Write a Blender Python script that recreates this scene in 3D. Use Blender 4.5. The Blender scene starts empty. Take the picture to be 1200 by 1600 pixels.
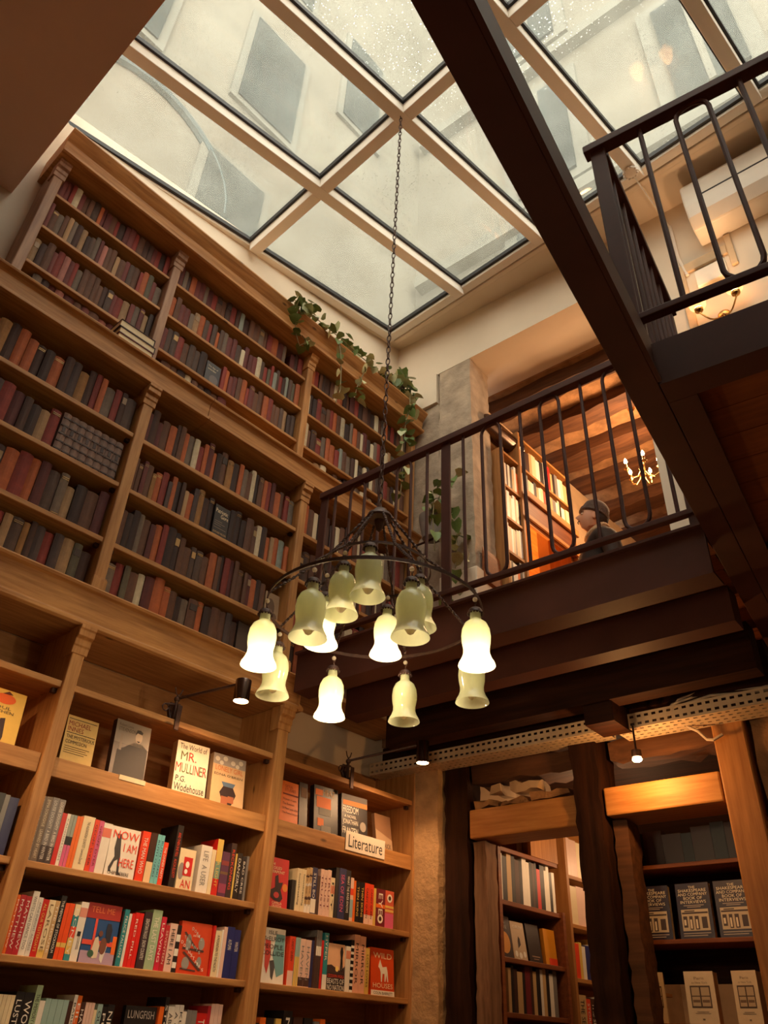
import bpy, bmesh, math, random
from mathutils import Matrix, Vector
R = math.radians
scene = bpy.context.scene
COL = scene.collection

# ---------------------------------------------------------------- camera
# origin = the photographer's eye; x runs along the bookcase wall, y away from it to the wall, z up
cam_d = bpy.data.cameras.new('camera')
cam_d.sensor_fit = 'VERTICAL'; cam_d.sensor_height = 32.0; cam_d.lens = 1220.0 / 1600.0 * 32.0
cam_d.clip_start = 0.02; cam_d.clip_end = 200
cam = bpy.data.objects.new('camera', cam_d); COL.objects.link(cam)
yaw, pit, rol = R(43.8), R(34.55), R(2.85)
fw = Vector((math.cos(pit) * math.cos(yaw), math.cos(pit) * math.sin(yaw), math.sin(pit)))
rt = Vector((math.sin(yaw), -math.cos(yaw), 0)); up = rt.cross(fw)
rt2 = math.cos(rol) * rt + math.sin(rol) * up; up2 = -math.sin(rol) * rt + math.cos(rol) * up
cam.matrix_world = Matrix(((rt2.x, up2.x, -fw.x, 0), (rt2.y, up2.y, -fw.y, 0), (rt2.z, up2.z, -fw.z, 0), (0, 0, 0, 1)))
scene.camera = cam

# ---------------------------------------------------------------- world, exposure
SKY = 5.0
world = bpy.data.worlds.new('overcast_sky'); scene.world = world; world.use_nodes = True
wn = world.node_tree.nodes; bg = wn['Background']
bg.inputs['Color'].default_value = (1.0, 0.955, 0.87, 1); bg.inputs['Strength'].default_value = SKY
vs = scene.view_settings
vs.view_transform = 'Standard'; vs.look = 'None'; vs.exposure = -0.12; vs.gamma = 1.0; vs.use_curve_mapping = False
scene.cycles.use_denoising = True
scene.cycles.max_bounces = 8; scene.cycles.diffuse_bounces = 4; scene.cycles.transparent_max_bounces = 12
scene.cycles.sample_clamp_indirect = 8.0

# lamp strengths (W); each lamp is made where its fitting is built
P_BELL, P_CLIP, P_CANDLE, P_DOOR, P_BACK, P_SCONCE, P_CEIL = 3.0, 20.0, 40.0, 65.0, 7.5, 11.0, 11.0
WARM = (1.0, 0.58, 0.29)
BELLW = (1.0, 0.74, 0.46)
WARMER = (1.0, 0.46, 0.14)

def light(kind, loc, power, colr=WARM, size=0.03, aim=None, angle=90, blend=0.6, name='lamp_light', parent=None):
    d = bpy.data.lights.new(name, kind); d.energy = power; d.color = colr; d.shadow_soft_size = size
    o = bpy.data.objects.new(name, d); COL.objects.link(o); o.location = loc
    if aim is not None:
        o.rotation_euler = (Vector(aim) - Vector(loc)).to_track_quat('-Z', 'Y').to_euler()
    if kind == 'SPOT': d.spot_size = R(angle); d.spot_blend = blend
    return o

# ---------------------------------------------------------------- colours and materials
def lin(c):
    c = c / 255.0
    return c / 12.92 if c <= 0.04045 else ((c + 0.055) / 1.055) ** 2.4
def rgb(r, g, b, a=1): return (lin(r), lin(g), lin(b), a)

def new_mat(name):
    m = bpy.data.materials.new(name); m.use_nodes = True
    nt = m.node_tree; p = nt.nodes['Principled BSDF']
    return m, nt, p
def node(nt, t, **kw):
    n = nt.nodes.new(t)
    for k, v in kw.items(): setattr(n, k, v)
    return n
def objcoord(nt, scale=(1, 1, 1)):
    tc = node(nt, 'ShaderNodeTexCoord'); mp = node(nt, 'ShaderNodeMapping'); mp.inputs['Scale'].default_value = scale
    nt.links.new(tc.outputs['Object'], mp.inputs['Vector']); return mp.outputs['Vector']
def noise(nt, vec, scale, detail=3, rough=0.55):
    n = node(nt, 'ShaderNodeTexNoise'); n.inputs['Scale'].default_value = scale; n.inputs['Detail'].default_value = detail
    n.inputs['Roughness'].default_value = rough; nt.links.new(vec, n.inputs['Vector']); return n.outputs['Fac']
def ramp(nt, fac, stops):
    r = node(nt, 'ShaderNodeValToRGB'); e = r.color_ramp.elements
    while len(e) < len(stops): e.new(0.5)
    for i, (p, c) in enumerate(stops): e[i].position = p; e[i].color = c
    nt.links.new(fac, r.inputs['Fac']); return r.outputs['Color']
def mixc(nt, fac, a, b, mode='MIX'):
    m = node(nt, 'ShaderNodeMix', data_type='RGBA', blend_type=mode)
    for s, v in ((m.inputs[0], fac), (m.inputs[6], a), (m.inputs[7], b)):
        if hasattr(v, 'links') or hasattr(v, 'is_linked'): nt.links.new(v, s)
        else: s.default_value = v
    return m.outputs[2]
def bump(nt, p, h, strength=0.2, dist=0.01):
    b = node(nt, 'ShaderNodeBump'); b.inputs['Strength'].default_value = strength; b.inputs['Distance'].default_value = dist
    nt.links.new(h, b.inputs['Height']); nt.links.new(b.outputs['Normal'], p.inputs['Normal'])

MAT = {}
def plain(name, c, rough=0.6, metal=0.0, var=0.12, nscale=12, bmp=0.0, spec=0.5):
    m, nt, p = new_mat(name); v = objcoord(nt)
    f = noise(nt, v, nscale, 4)
    dark = tuple(x * (1 - var) for x in c[:3]) + (1,); lite = tuple(min(1, x * (1 + var)) for x in c[:3]) + (1,)
    nt.links.new(ramp(nt, f, [(0.3, dark), (0.7, lite)]), p.inputs['Base Color'])
    p.inputs['Roughness'].default_value = rough; p.inputs['Metallic'].default_value = metal
    p.inputs['Specular IOR Level'].default_value = spec
    if bmp: bump(nt, p, noise(nt, v, nscale * 3, 5), bmp, 0.01)
    MAT[name] = m; return m
def wood(name, c0, c1, axis='x', rough=0.55, knots=True, scale=1.0, bmp=0.12):
    m, nt, p = new_mat(name)
    s = {'x': (1.2, 16, 16), 'y': (16, 1.2, 16), 'z': (16, 16, 1.2)}[axis]
    v = objcoord(nt, tuple(k * scale for k in s))
    f = noise(nt, v, 3.0, 5, 0.6)
    colr = ramp(nt, f, [(0.28, c0), (0.72, c1)])
    big = noise(nt, objcoord(nt), 2.1, 2)
    colr = mixc(nt, 0.35, colr, ramp(nt, big, [(0.3, (0.55, 0.5, 0.47, 1)), (0.7, (1, 1, 1, 1))]), 'MULTIPLY')
    if knots:
        ks = {'x': (3.2, 9, 9), 'y': (9, 3.2, 9), 'z': (9, 9, 3.2)}[axis]
        vo = node(nt, 'ShaderNodeTexVoronoi'); vo.inputs['Scale'].default_value = 1.0
        nt.links.new(objcoord(nt, ks), vo.inputs['Vector'])
        kf = ramp(nt, vo.outputs['Distance'], [(0.035, (0.9, 0.9, 0.9, 1)), (0.085, (0, 0, 0, 1))])
        colr = mixc(nt, kf, colr, tuple(x * 0.28 for x in c0[:3]) + (1,))
    nt.links.new(colr, p.inputs['Base Color']); p.inputs['Roughness'].default_value = rough
    p.inputs['Specular IOR Level'].default_value = 0.12 if 'dark' in name else 0.35
    if bmp: bump(nt, p, f, bmp, 0.004)
    MAT[name] = m; return m
def info_mat(name, rough, wear=0.0, metal=0.0):
    # takes its colour from each object's own colour
    m, nt, p = new_mat(name); oi = node(nt, 'ShaderNodeObjectInfo')
    c = oi.outputs['Color']
    if wear:
        f = noise(nt, objcoord(nt), 38, 4)
        c = mixc(nt, ramp(nt, f, [(0.35, (wear, wear, wear, 1)), (0.75, (0, 0, 0, 1))]), c, mixc(nt, 1.0, c, (0.45, 0.42, 0.4, 1), 'MULTIPLY'))
    nt.links.new(c, p.inputs['Base Color']); p.inputs['Roughness'].default_value = rough; p.inputs['Metallic'].default_value = metal
    MAT[name] = m; return m
def attr_mat(name, rough):
    m, nt, p = new_mat(name); a = node(nt, 'ShaderNodeAttribute'); a.attribute_name = 'Col'
    nt.links.new(a.outputs['Color'], p.inputs['Base Color']); p.inputs['Roughness'].default_value = rough
    MAT[name] = m; return m
def emit(name, c, strength):
    m, nt, p = new_mat(name); p.inputs['Base Color'].default_value = c
    p.inputs['Emission Color'].default_value = c; p.inputs['Emission Strength'].default_value = strength
    MAT[name] = m; return m

PC0, PC1 = rgb(156, 104, 56), rgb(206, 152, 92)
wood('pine_x', PC0, PC1, 'x'); wood('pine_z', PC0, PC1, 'z'); wood('pine_y', PC0, PC1, 'y')
wood('old_pine_z', rgb(136, 98, 76), rgb(178, 138, 108), 'z')
wood('back_board', rgb(150, 104, 62), rgb(190, 142, 92), 'x', knots=False)
wood('oak_x', rgb(166, 106, 50), rgb(206, 148, 82), 'x', knots=False); wood('oak_z', rgb(150, 96, 46), rgb(190, 132, 74), 'z', knots=False)
wood('dark_timber_x', rgb(34, 17, 10), rgb(66, 36, 21), 'x', 0.7, False, 0.6, 0.5); wood('dark_timber_z', rgb(26, 13, 8), rgb(60, 33, 19), 'z', 0.75, False, 0.45, 1.0)
wood('grey_timber_z', rgb(96, 66, 46), rgb(150, 112, 84), 'z', 0.8, False, 0.7, 0.6)
wood('ceiling_timber', rgb(64, 38, 22), rgb(112, 72, 44), 'x', 0.75, False, 0.5, 0.6)
wood('deck_board', rgb(120, 62, 26), rgb(150, 84, 38), 'x', 0.5, False)
wood('deck_board_y', rgb(120, 62, 26), rgb(150, 84, 38), 'y', 0.5, False)
wood('red_shelf_wood', rgb(112, 58, 30), rgb(150, 86, 46), 'x', 0.5, False)
plain('cream_paint', rgb(222, 204, 180), 0.65, var=0.04, nscale=3, bmp=0.05)
plain('bar_paint', rgb(232, 222, 208), 0.5, var=0.02)
plain('slab_paint', rgb(240, 206, 190), 0.7, var=0.05, nscale=1.5)
plain('plaster', rgb(206, 176, 140), 0.85, var=0.14, nscale=5, bmp=0.4)
plain('stone', rgb(172, 152, 130), 0.9, var=0.28, nscale=7, bmp=0.9)
plain('warm_stone', rgb(186, 150, 108), 0.9, var=0.25, nscale=9, bmp=0.9)
plain('rubble', rgb(150, 110, 72), 0.95, var=0.4, nscale=9, bmp=1.0)
plain('steel', rgb(78, 42, 33), 0.6, 0.0, var=0.12, nscale=6, spec=0.3)
plain('iron', rgb(74, 50, 42), 0.45, 0.4, var=0.25, nscale=60, bmp=0.2)
plain('brass', rgb(196, 150, 86), 0.25, 1.0, var=0.1)
plain('chrome', rgb(120, 104, 96), 0.22, 1.0, var=0.08)
plain('gasket', rgb(30, 26, 28), 0.5, var=0.05)
plain('tray_metal', rgb(206, 184, 154), 0.5, 0.1, var=0.08)
plain('white_plastic', rgb(226, 214, 198), 0.45, var=0.03)
plain('dark_slot', rgb(40, 32, 30), 0.6, var=0.05)
plain('cable', rgb(186, 168, 146), 0.6, var=0.05)
plain('floor_tile', rgb(150, 110, 80), 0.6, var=0.2, nscale=2)
plain('leaf_green', rgb(104, 126, 66), 0.45, var=0.35, nscale=22)
plain('leaf_pale', rgb(190, 192, 146), 0.45, var=0.3, nscale=22)
plain('vine_stem', rgb(132, 120, 82), 0.6, var=0.15)
plain('terracotta', rgb(60, 44, 38), 0.7, var=0.15)
plain('grey_pot', rgb(130, 122, 116), 0.7, var=0.2)
plain('paper', rgb(226, 208, 172), 0.9, var=0.06, nscale=40)
plain('skin', rgb(196, 140, 108), 0.55, var=0.05)
plain('jacket_cloth', rgb(44, 30, 24), 0.8, var=0.2, nscale=20)
plain('shearling', rgb(196, 164, 126), 0.95, var=0.2, nscale=60, bmp=0.8)
plain('wool', rgb(104, 90, 84), 0.95, var=0.25, nscale=90, bmp=0.8)
plain('trouser_cloth', rgb(48, 48, 58), 0.85, var=0.1)
plain('facade_stone', rgb(136, 132, 119), 0.9, var=0.2, nscale=0.9, bmp=0.1)
plain('facade_dark', rgb(70, 80, 80), 0.8, var=0.25, nscale=1.2)
plain('facade_trim', rgb(132, 132, 122), 0.85, var=0.1, nscale=2)
plain('window_glass_dark', rgb(86, 92, 90), 0.8, var=0.3, nscale=2, spec=0.0)
plain('zinc', rgb(86, 104, 106), 0.6, var=0.15, nscale=3)
info_mat('cloth_cover', 0.75, 0.5); info_mat('gloss_cover', 0.42, 0.12); info_mat('ink', 0.6); info_mat('gilt', 0.4, 0.0, 0.3)
attr_mat('mixed_cloth', 0.75)
emit('bulb_glow', (1.0, 0.80, 0.54, 1), 8.0); emit('spot_glow', (1.0, 0.78, 0.52, 1), 30.0); emit('candle_glow', (1.0, 0.66, 0.34, 1), 40.0)

def shade_mat(name, c, trans=0.45):
    m, nt, p = new_mat(name); nt.nodes.remove(p); out = nt.nodes['Material Output']
    d = node(nt, 'ShaderNodeBsdfDiffuse'); t = node(nt, 'ShaderNodeBsdfTranslucent'); g = node(nt, 'ShaderNodeBsdfGlossy')
    f = noise(nt, objcoord(nt, (1, 1, 0.4)), 30, 3)
    cc = ramp(nt, f, [(0.3, tuple(x * 0.9 for x in c[:3]) + (1,)), (0.7, c)])
    nt.links.new(cc, d.inputs['Color']); nt.links.new(cc, t.inputs['Color']); g.inputs['Roughness'].default_value = 0.08
    m1 = node(nt, 'ShaderNodeMixShader'); m1.inputs[0].default_value = trans
    nt.links.new(d.outputs[0], m1.inputs[1]); nt.links.new(t.outputs[0], m1.inputs[2])
    lw = node(nt, 'ShaderNodeLayerWeight'); pw = node(nt, 'ShaderNodeMath', operation='POWER'); nt.links.new(lw.outputs['Facing'], pw.inputs[0]); pw.inputs[1].default_value = 4.0
    fr = node(nt, 'ShaderNodeMapRange'); fr.inputs['To Min'].default_value = 0.05; fr.inputs['To Max'].default_value = 0.5; nt.links.new(pw.outputs[0], fr.inputs['Value'])
    m2 = node(nt, 'ShaderNodeMixShader'); nt.links.new(fr.outputs[0], m2.inputs[0])
    nt.links.new(m1.outputs[0], m2.inputs[1]); nt.links.new(g.outputs[0], m2.inputs[2]); nt.links.new(m2.outputs[0], out.inputs['Surface'])
    MAT[name] = m; return m
shade_mat('green_glass', rgb(238, 242, 204), 0.6)
shade_mat('opal_glass', rgb(246, 234, 214), 0.6)

def wet_glass(name):
    # rain-wet skylight glass: clear, a thin diffusing film, and drops
    m, nt, p = new_mat(name); nt.nodes.remove(p); out = nt.nodes['Material Output']
    v = objcoord(nt)
    tr = node(nt, 'ShaderNodeBsdfTransparent'); tr.inputs['Color'].default_value = (0.96, 0.96, 0.92, 1)
    tl = node(nt, 'ShaderNodeBsdfTranslucent'); tl.inputs['Color'].default_value = (0.8, 0.82, 0.76, 1)
    rf = node(nt, 'ShaderNodeBsdfRefraction'); rf.inputs['Color'].default_value = (0.95, 0.97, 0.95, 1); rf.inputs['Roughness'].default_value = 0.05; rf.inputs['IOR'].default_value = 1.33
    gl = node(nt, 'ShaderNodeBsdfGlossy'); gl.inputs['Roughness'].default_value = 0.03
    vo = node(nt, 'ShaderNodeTexVoronoi'); vo.inputs['Scale'].default_value = 78; vo.inputs['Randomness'].default_value = 1.0
    nt.links.new(v, vo.inputs['Vector'])
    patch = noise(nt, v, 2.3, 3)
    sz = node(nt, 'ShaderNodeMath', operation='MULTIPLY'); nt.links.new(patch, sz.inputs[0]); sz.inputs[1].default_value = 0.44
    lt = node(nt, 'ShaderNodeMath', operation='LESS_THAN'); nt.links.new(vo.outputs['Distance'], lt.inputs[0]); nt.links.new(sz.outputs[0], lt.inputs[1])
    sep = node(nt, 'ShaderNodeSeparateColor'); nt.links.new(vo.outputs['Color'], sep.inputs[0])
    g2 = node(nt, 'ShaderNodeMath', operation='GREATER_THAN'); nt.links.new(sep.outputs[0], g2.inputs[0]); g2.inputs[1].default_value = 0.6
    dr = node(nt, 'ShaderNodeMath', operation='MULTIPLY'); nt.links.new(lt.outputs[0], dr.inputs[0]); nt.links.new(g2.outputs[0], dr.inputs[1])
    b = node(nt, 'ShaderNodeBump'); b.inputs['Strength'].default_value = 0.9; b.inputs['Distance'].default_value = 0.004; b.invert = True
    nt.links.new(vo.outputs['Distance'], b.inputs['Height']); nt.links.new(b.outputs['Normal'], rf.inputs['Normal'])
    film = noise(nt, v, 4.0, 4)
    ff = node(nt, 'ShaderNodeMapRange'); ff.inputs['To Min'].default_value = 0.02; ff.inputs['To Max'].default_value = 0.13; nt.links.new(film, ff.inputs['Value'])
    m1 = node(nt, 'ShaderNodeMixShader'); nt.links.new(ff.outputs[0], m1.inputs[0]); nt.links.new(tr.outputs[0], m1.inputs[1]); nt.links.new(tl.outputs[0], m1.inputs[2])
    m2 = node(nt, 'ShaderNodeMixShader'); nt.links.new(dr.outputs[0], m2.inputs[0]); nt.links.new(m1.outputs[0], m2.inputs[1]); nt.links.new(rf.outputs[0], m2.inputs[2])
    m3 = node(nt, 'ShaderNodeMixShader'); m3.inputs[0].default_value = 0.05; nt.links.new(m2.outputs[0], m3.inputs[1]); nt.links.new(gl.outputs[0], m3.inputs[2])
    nt.links.new(m3.outputs[0], out.inputs['Surface'])
    MAT[name] = m; return m
wet_glass('wet_glass')

# ---------------------------------------------------------------- mesh helpers
class MB:
    def __init__(s): s.v = []; s.f = []; s.m = []; s.c = []; s.cc = None
    def _add(s, vs, fs, mi=0):
        b = len(s.v); s.v += [tuple(x) for x in vs]
        for f in fs: s.f.append([b + i for i in f]); s.m.append(mi); s.c.append(s.cc)
    def box(s, x0, x1, y0, y1, z0, z1, mi=0):
        s._add([(x0, y0, z0), (x1, y0, z0), (x1, y1, z0), (x0, y1, z0), (x0, y0, z1), (x1, y0, z1), (x1, y1, z1), (x0, y1, z1)],
               [(0, 3, 2, 1), (4, 5, 6, 7), (0, 1, 5, 4), (1, 2, 6, 5), (2, 3, 7, 6), (3, 0, 4, 7)], mi); return s
    def prism(s, poly, ax, a0, a1, mi=0):
        # poly in the two other axes: ax x -> (y,z); y -> (x,z); z -> (x,y)
        def P(q, a):
            return {'x': (a, q[0], q[1]), 'y': (q[0], a, q[1]), 'z': (q[0], q[1], a)}[ax]
        n = len(poly); vs = [P(q, a0) for q in poly] + [P(q, a1) for q in poly]
        fs = [tuple(range(n))[::-1], tuple(range(n, 2 * n))] + [(i, (i + 1) % n, n + (i + 1) % n, n + i) for i in range(n)]
        s._add(vs, fs, mi); return s
    def poly(s, pts, mi=0): s._add(pts, [tuple(range(len(pts)))], mi); return s
    def tube(s, pts, r, n=8, closed=False, mi=0):
        pts = [Vector(p) for p in pts]; N = len(pts); b = len(s.v); rr = r if isinstance(r, (list, tuple)) else [r] * N
        prev = None
        for i, p in enumerate(pts):
            if closed: t = pts[(i + 1) % N] - pts[i - 1]
            else: t = pts[min(i + 1, N - 1)] - pts[max(i - 1, 0)]
            t.normalize()
            if prev is None: a = t.orthogonal().normalized()
            else: a = (prev - t * prev.dot(t)); a = a.normalized() if a.length > 1e-6 else t.orthogonal().normalized()
            prev = a; c = t.cross(a)
            for k in range(n):
                th = 2 * math.pi * k / n; s.v.append(tuple(p + (a * math.cos(th) + c * math.sin(th)) * rr[i]))
        for i in range(N if closed else N - 1):
            j = (i + 1) % N
            for k in range(n):
                s.f.append([b + i * n + k, b + i * n + (k + 1) % n, b + j * n + (k + 1) % n, b + j * n + k]); s.m.append(mi); s.c.append(s.cc)
        if not closed:
            s.f.append([b + k for k in range(n)][::-1]); s.m.append(mi); s.c.append(s.cc)
            s.f.append([b + (N - 1) * n + k for k in range(n)]); s.m.append(mi); s.c.append(s.cc)
        return s
    def lathe(s, prof, n=20, o=(0, 0, 0), mi=0, caps=True):
        b = len(s.v)
        for r, z in prof:
            for k in range(n):
                t = 2 * math.pi * k / n; s.v.append((o[0] + r * math.cos(t), o[1] + r * math.sin(t), o[2] + z))
        for i in range(len(prof) - 1):
            for k in range(n):
                s.f.append([b + i * n + k, b + i * n + (k + 1) % n, b + (i + 1) * n + (k + 1) % n, b + (i + 1) * n + k]); s.m.append(mi); s.c.append(s.cc)
        if caps:
            s.f.append([b + k for k in range(n)][::-1]); s.m.append(mi); s.c.append(s.cc)
            e = b + (len(prof) - 1) * n; s.f.append([e + k for k in range(n)]); s.m.append(mi); s.c.append(s.cc)
        return s
    def sphere(s, o, r, n=12, m=8, mi=0):
        r = r if isinstance(r, (tuple, list)) else (r, r, r)
        b = len(s.v)
        for i in range(m + 1):
            ph = math.pi * i / m
            for k in range(n):
                t = 2 * math.pi * k / n
                s.v.append((o[0] + r[0] * math.sin(ph) * math.cos(t), o[1] + r[1] * math.sin(ph) * math.sin(t), o[2] + r[2] * math.cos(ph)))
        for i in range(m):
            for k in range(n):
                s.f.append([b + i * n + k, b + (i + 1) * n + k, b + (i + 1) * n + (k + 1) % n, b + i * n + (k + 1) % n]); s.m.append(mi); s.c.append(s.cc)
        return s
    def mesh(s, name, mats, base=(0, 0, 0), smooth=False, fix=True):
        me = bpy.data.meshes.new(name)
        bx, by, bz = base
        me.from_pydata([(x - bx, y - by, z - bz) for x, y, z in s.v], [], s.f)
        for mm in (mats if isinstance(mats, (list, tuple)) else [mats]): me.materials.append(MAT[mm])
        me.polygons.foreach_set('material_index', s.m)
        if smooth: me.polygons.foreach_set('use_smooth', [True] * len(s.f))
        if fix:
            bm = bmesh.new(); bm.from_mesh(me); bmesh.ops.recalc_face_normals(bm, faces=bm.faces); bm.to_mesh(me); bm.free()
        if smooth:
            try: me.set_sharp_from_angle(angle=R(40))
            except Exception: pass
        if any(c is not None for c in s.c):
            at = me.color_attributes.new('Col', 'FLOAT_COLOR', 'CORNER')
            for p in me.polygons:
                for li in p.loop_indices: at.data[li].color = s.c[p.index]
        me.update(); return me

BASE = {}
def tag(o, label=None, cat=None, group=None, kind=None):
    if label: o['label'] = label
    if cat: o['category'] = cat
    if group: o['group'] = group
    if kind: o['kind'] = kind
    return o
def link(name, data, parent=None, M=None, color=None):
    o = bpy.data.objects.new(name, data); COL.objects.link(o)
    if parent is not None: o.parent = parent
    if M is not None:
        if parent is not None: o.matrix_local = M
        else: o.matrix_world = M
    if color is not None: o.color = color
    return o
I4 = Matrix.Identity(4)
def T(*p): return Matrix.Translation(Vector(p))
def thing(name, label, cat, frame=I4, base=(0, 0, 0), group=None, kind=None):
    o = link(name, None, M=frame @ T(*base)); o.empty_display_size = 0.05
    BASE[o.name] = base
    return tag(o, label, cat, group, kind)
def part(name, mb, mats, root, smooth=False, bevel=0.0, color=None, label=None):
    o = link(name, mb.mesh(name, mats, BASE.get(root.name, (0, 0, 0)), smooth), root, color=color)
    BASE[o.name] = BASE.get(root.name, (0, 0, 0))
    if bevel: bev(o, bevel)
    if label: o['label'] = label
    return o
def bev(o, w, seg=2):
    m = o.modifiers.new('edge', 'BEVEL'); m.width = w; m.segments = seg; m.limit_method = 'ANGLE'; m.angle_limit = R(40)
def solo(name, mb, mats, label, cat, frame=I4, base=(0, 0, 0), group=None, kind=None, smooth=False, bevel=0.0, color=None):
    o = link(name, mb.mesh(name, mats, base, smooth), M=frame @ T(*base), color=color); BASE[o.name] = base
    if bevel: bev(o, bevel)
    return tag(o, label, cat, group, kind)
def struct(name, mb, mats, label=None, frame=I4, smooth=False, bevel=0.0, parent=None):
    o = link(name, mb.mesh(name, mats, (0, 0, 0), smooth), parent, M=None if parent is not None else frame); BASE[o.name] = (0, 0, 0)
    if parent is None:
        o['kind'] = 'structure'
        if label: o['label'] = label
    if bevel: bev(o, bevel)
    return o

_text = {}
def text_data(s):
    if s in _text: return _text[s]
    cu = bpy.data.curves.new('lettering', 'FONT'); cu.body = s; cu.size = 1.0; cu.resolution_u = 2
    ob = bpy.data.objects.new('lettering', cu); me = bpy.data.meshes.new_from_object(ob)
    vs = [v.co.copy() for v in me.vertices]; fs = [tuple(p.vertices) for p in me.polygons]
    bpy.data.objects.remove(ob); bpy.data.curves.remove(cu); bpy.data.meshes.remove(me)
    if not vs: vs = [Vector((0, 0, 0))]
    x0 = min(v.x for v in vs); x1 = max(v.x for v in vs); y0 = min(v.y for v in vs); y1 = max(v.y for v in vs)
    _text[s] = ([(v.x - x0, v.y - y0) for v in vs], fs, x1 - x0, y1 - y0); return _text[s]
def put_text(mb, s, x, z, w, h, y=0.0, mode='face', mi=0, keep=False):
    # fills the box (x..x+w, z..z+h) of the plane y; mode spine: reads from the top down
    vs, fs, tw, th = text_data(s)
    if tw < 1e-6 or th < 1e-6: return
    if mode == 'face':
        sx, sy = w / tw, h / th
        if keep: sx = sy = min(sx, sy)
        mb._add([(x + a * sx, y, z + b * sy) for a, b in vs], fs, mi)
    else:
        sx, sy = h / tw, w / th
        mb._add([(x + b * sy, y, z + h - a * sx) for a, b in vs], fs, mi)

F_A = I4
F_B = T(3.42, 3.2, 0) @ Matrix.Rotation(R(-86.5), 4, 'Z')      # x along the back wall (rightwards), y into it
F_L = T(0.442, 0.422, 0) @ Matrix.Rotation(R(9.32), 4, 'Z')    # x along the edge beam, -y onto the landing
d1 = Vector((0.988, -0.050, 0.148)).normalized(); d2 = Vector((0.042, 0.998, 0.0556)); d2 = (d2 - d1 * d1.dot(d2)).normalized(); dn = d1.cross(d2)
F_S = Matrix(((d1.x, d2.x, dn.x, 3.393), (d1.y, d2.y, dn.y, 3.2), (d1.z, d2.z, dn.z, 4.911), (0, 0, 0, 1)))   # skylight plane
FLOOR = -1.55
# ================================================================ THE SETTING
struct('floor', MB().box(-2.7, 6.4, -1.7, 3.4, FLOOR - 0.1, FLOOR), 'floor_tile', 'tiled shop floor below the picture')
struct('wall_left', MB().prism([(-2.7, FLOOR), (3.55, FLOOR), (3.55, 5.02), (0.3, 4.53), (-2.7, 4.1)], 'y', 3.2, 3.36), 'cream_paint', 'cream plaster wall behind the bookcases')
struct('wall_front', MB().box(-2.7, -2.55, -1.7, 3.2, FLOOR, 4.2), 'cream_paint', 'plain wall behind the viewer')
struct('wall_right', MB().box(-2.7, 3.9, -1.7, -1.55, FLOOR, 4.95), 'cream_paint', 'plain side wall')
struct('ceiling', MB().box(-2.55, 0.385, -1.55, 3.2, 3.633, 3.75).box(0.28, 0.385, -1.55, 3.2, 3.75, 4.62), 'slab_paint', 'brown painted lowered ceiling slab')
# ---- skylight (frame F_S: x towards the back wall, y towards the bookcase wall, z out of the glass)
US = [-3.0, -1.58, -0.205]; VS = [-0.125, -0.84, -1.577, -2.335, -3.08, -3.83, -4.60]
sky = struct('window_1', MB().box(-3.2, -0.15, -0.125, -0.055, -0.05, 0.03).box(-0.205, -0.13, -4.62, -0.055, -0.05, 0.03), 'bar_paint', 'cream framed glass skylight wet with rain', F_S, bevel=0.006)
for v in VS[1:]:
    struct('glazing_bar', MB().box(-3.2, -0.18, v - 0.038, v + 0.038, -0.10, -0.012), 'bar_paint', frame=F_S, bevel=0.004, parent=sky)
for i, v in enumerate(VS[:-1]):
    struct('glazing_bar', MB().box(-1.618, -1.542, VS[i + 1] + 0.038, v - (0.038 if i else 0.0), -0.098, -0.012), 'bar_paint', frame=F_S, bevel=0.004, parent=sky)
for j in range(2):
    for i in range(6):
        u0 = US[j] + (0.03 if j else -0.15); u1 = US[j + 1] - (0.03 if j == 0 else 0.0)
        v1 = VS[i] - (0.03 if i else 0.0); v0 = VS[i + 1] + 0.03
        struct('pane', MB().box(u0, u1, v0, v1, 0.0, 0.008), 'wet_glass', parent=sky)
        g = MB(); k = 0.024
        g.box(u0, u1, v0, v0 + k, -0.03, 0.0).box(u0, u1, v1 - k, v1, -0.03, 0.0).box(u0, u0 + k, v0 + k, v1 - k, -0.03, 0.0).box(u1 - k, u1, v0 + k, v1 - k, -0.03, 0.0)
        struct('gasket', g, 'gasket', parent=sky)
struct('trim_1', MB().box(-3.2, 0.9, -0.055, 0.6, -0.02, 0.05).box(-0.13, 0.9, -4.8, -0.055, -0.02, 0.05).box(-3.2, 0.9, -5.4, -4.62, -0.02, 0.05), 'cream_paint', 'cream boards between the skylight and the walls', F_S)
struct('trim_2', MB().box(-0.12, -0.075, -4.6, -0.08, -0.055, -0.02).box(-3.2, -0.12, -0.05, -0.015, -0.04, -0.02), 'cream_paint', 'cream moulding around the skylight', F_S, bevel=0.008)

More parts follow.
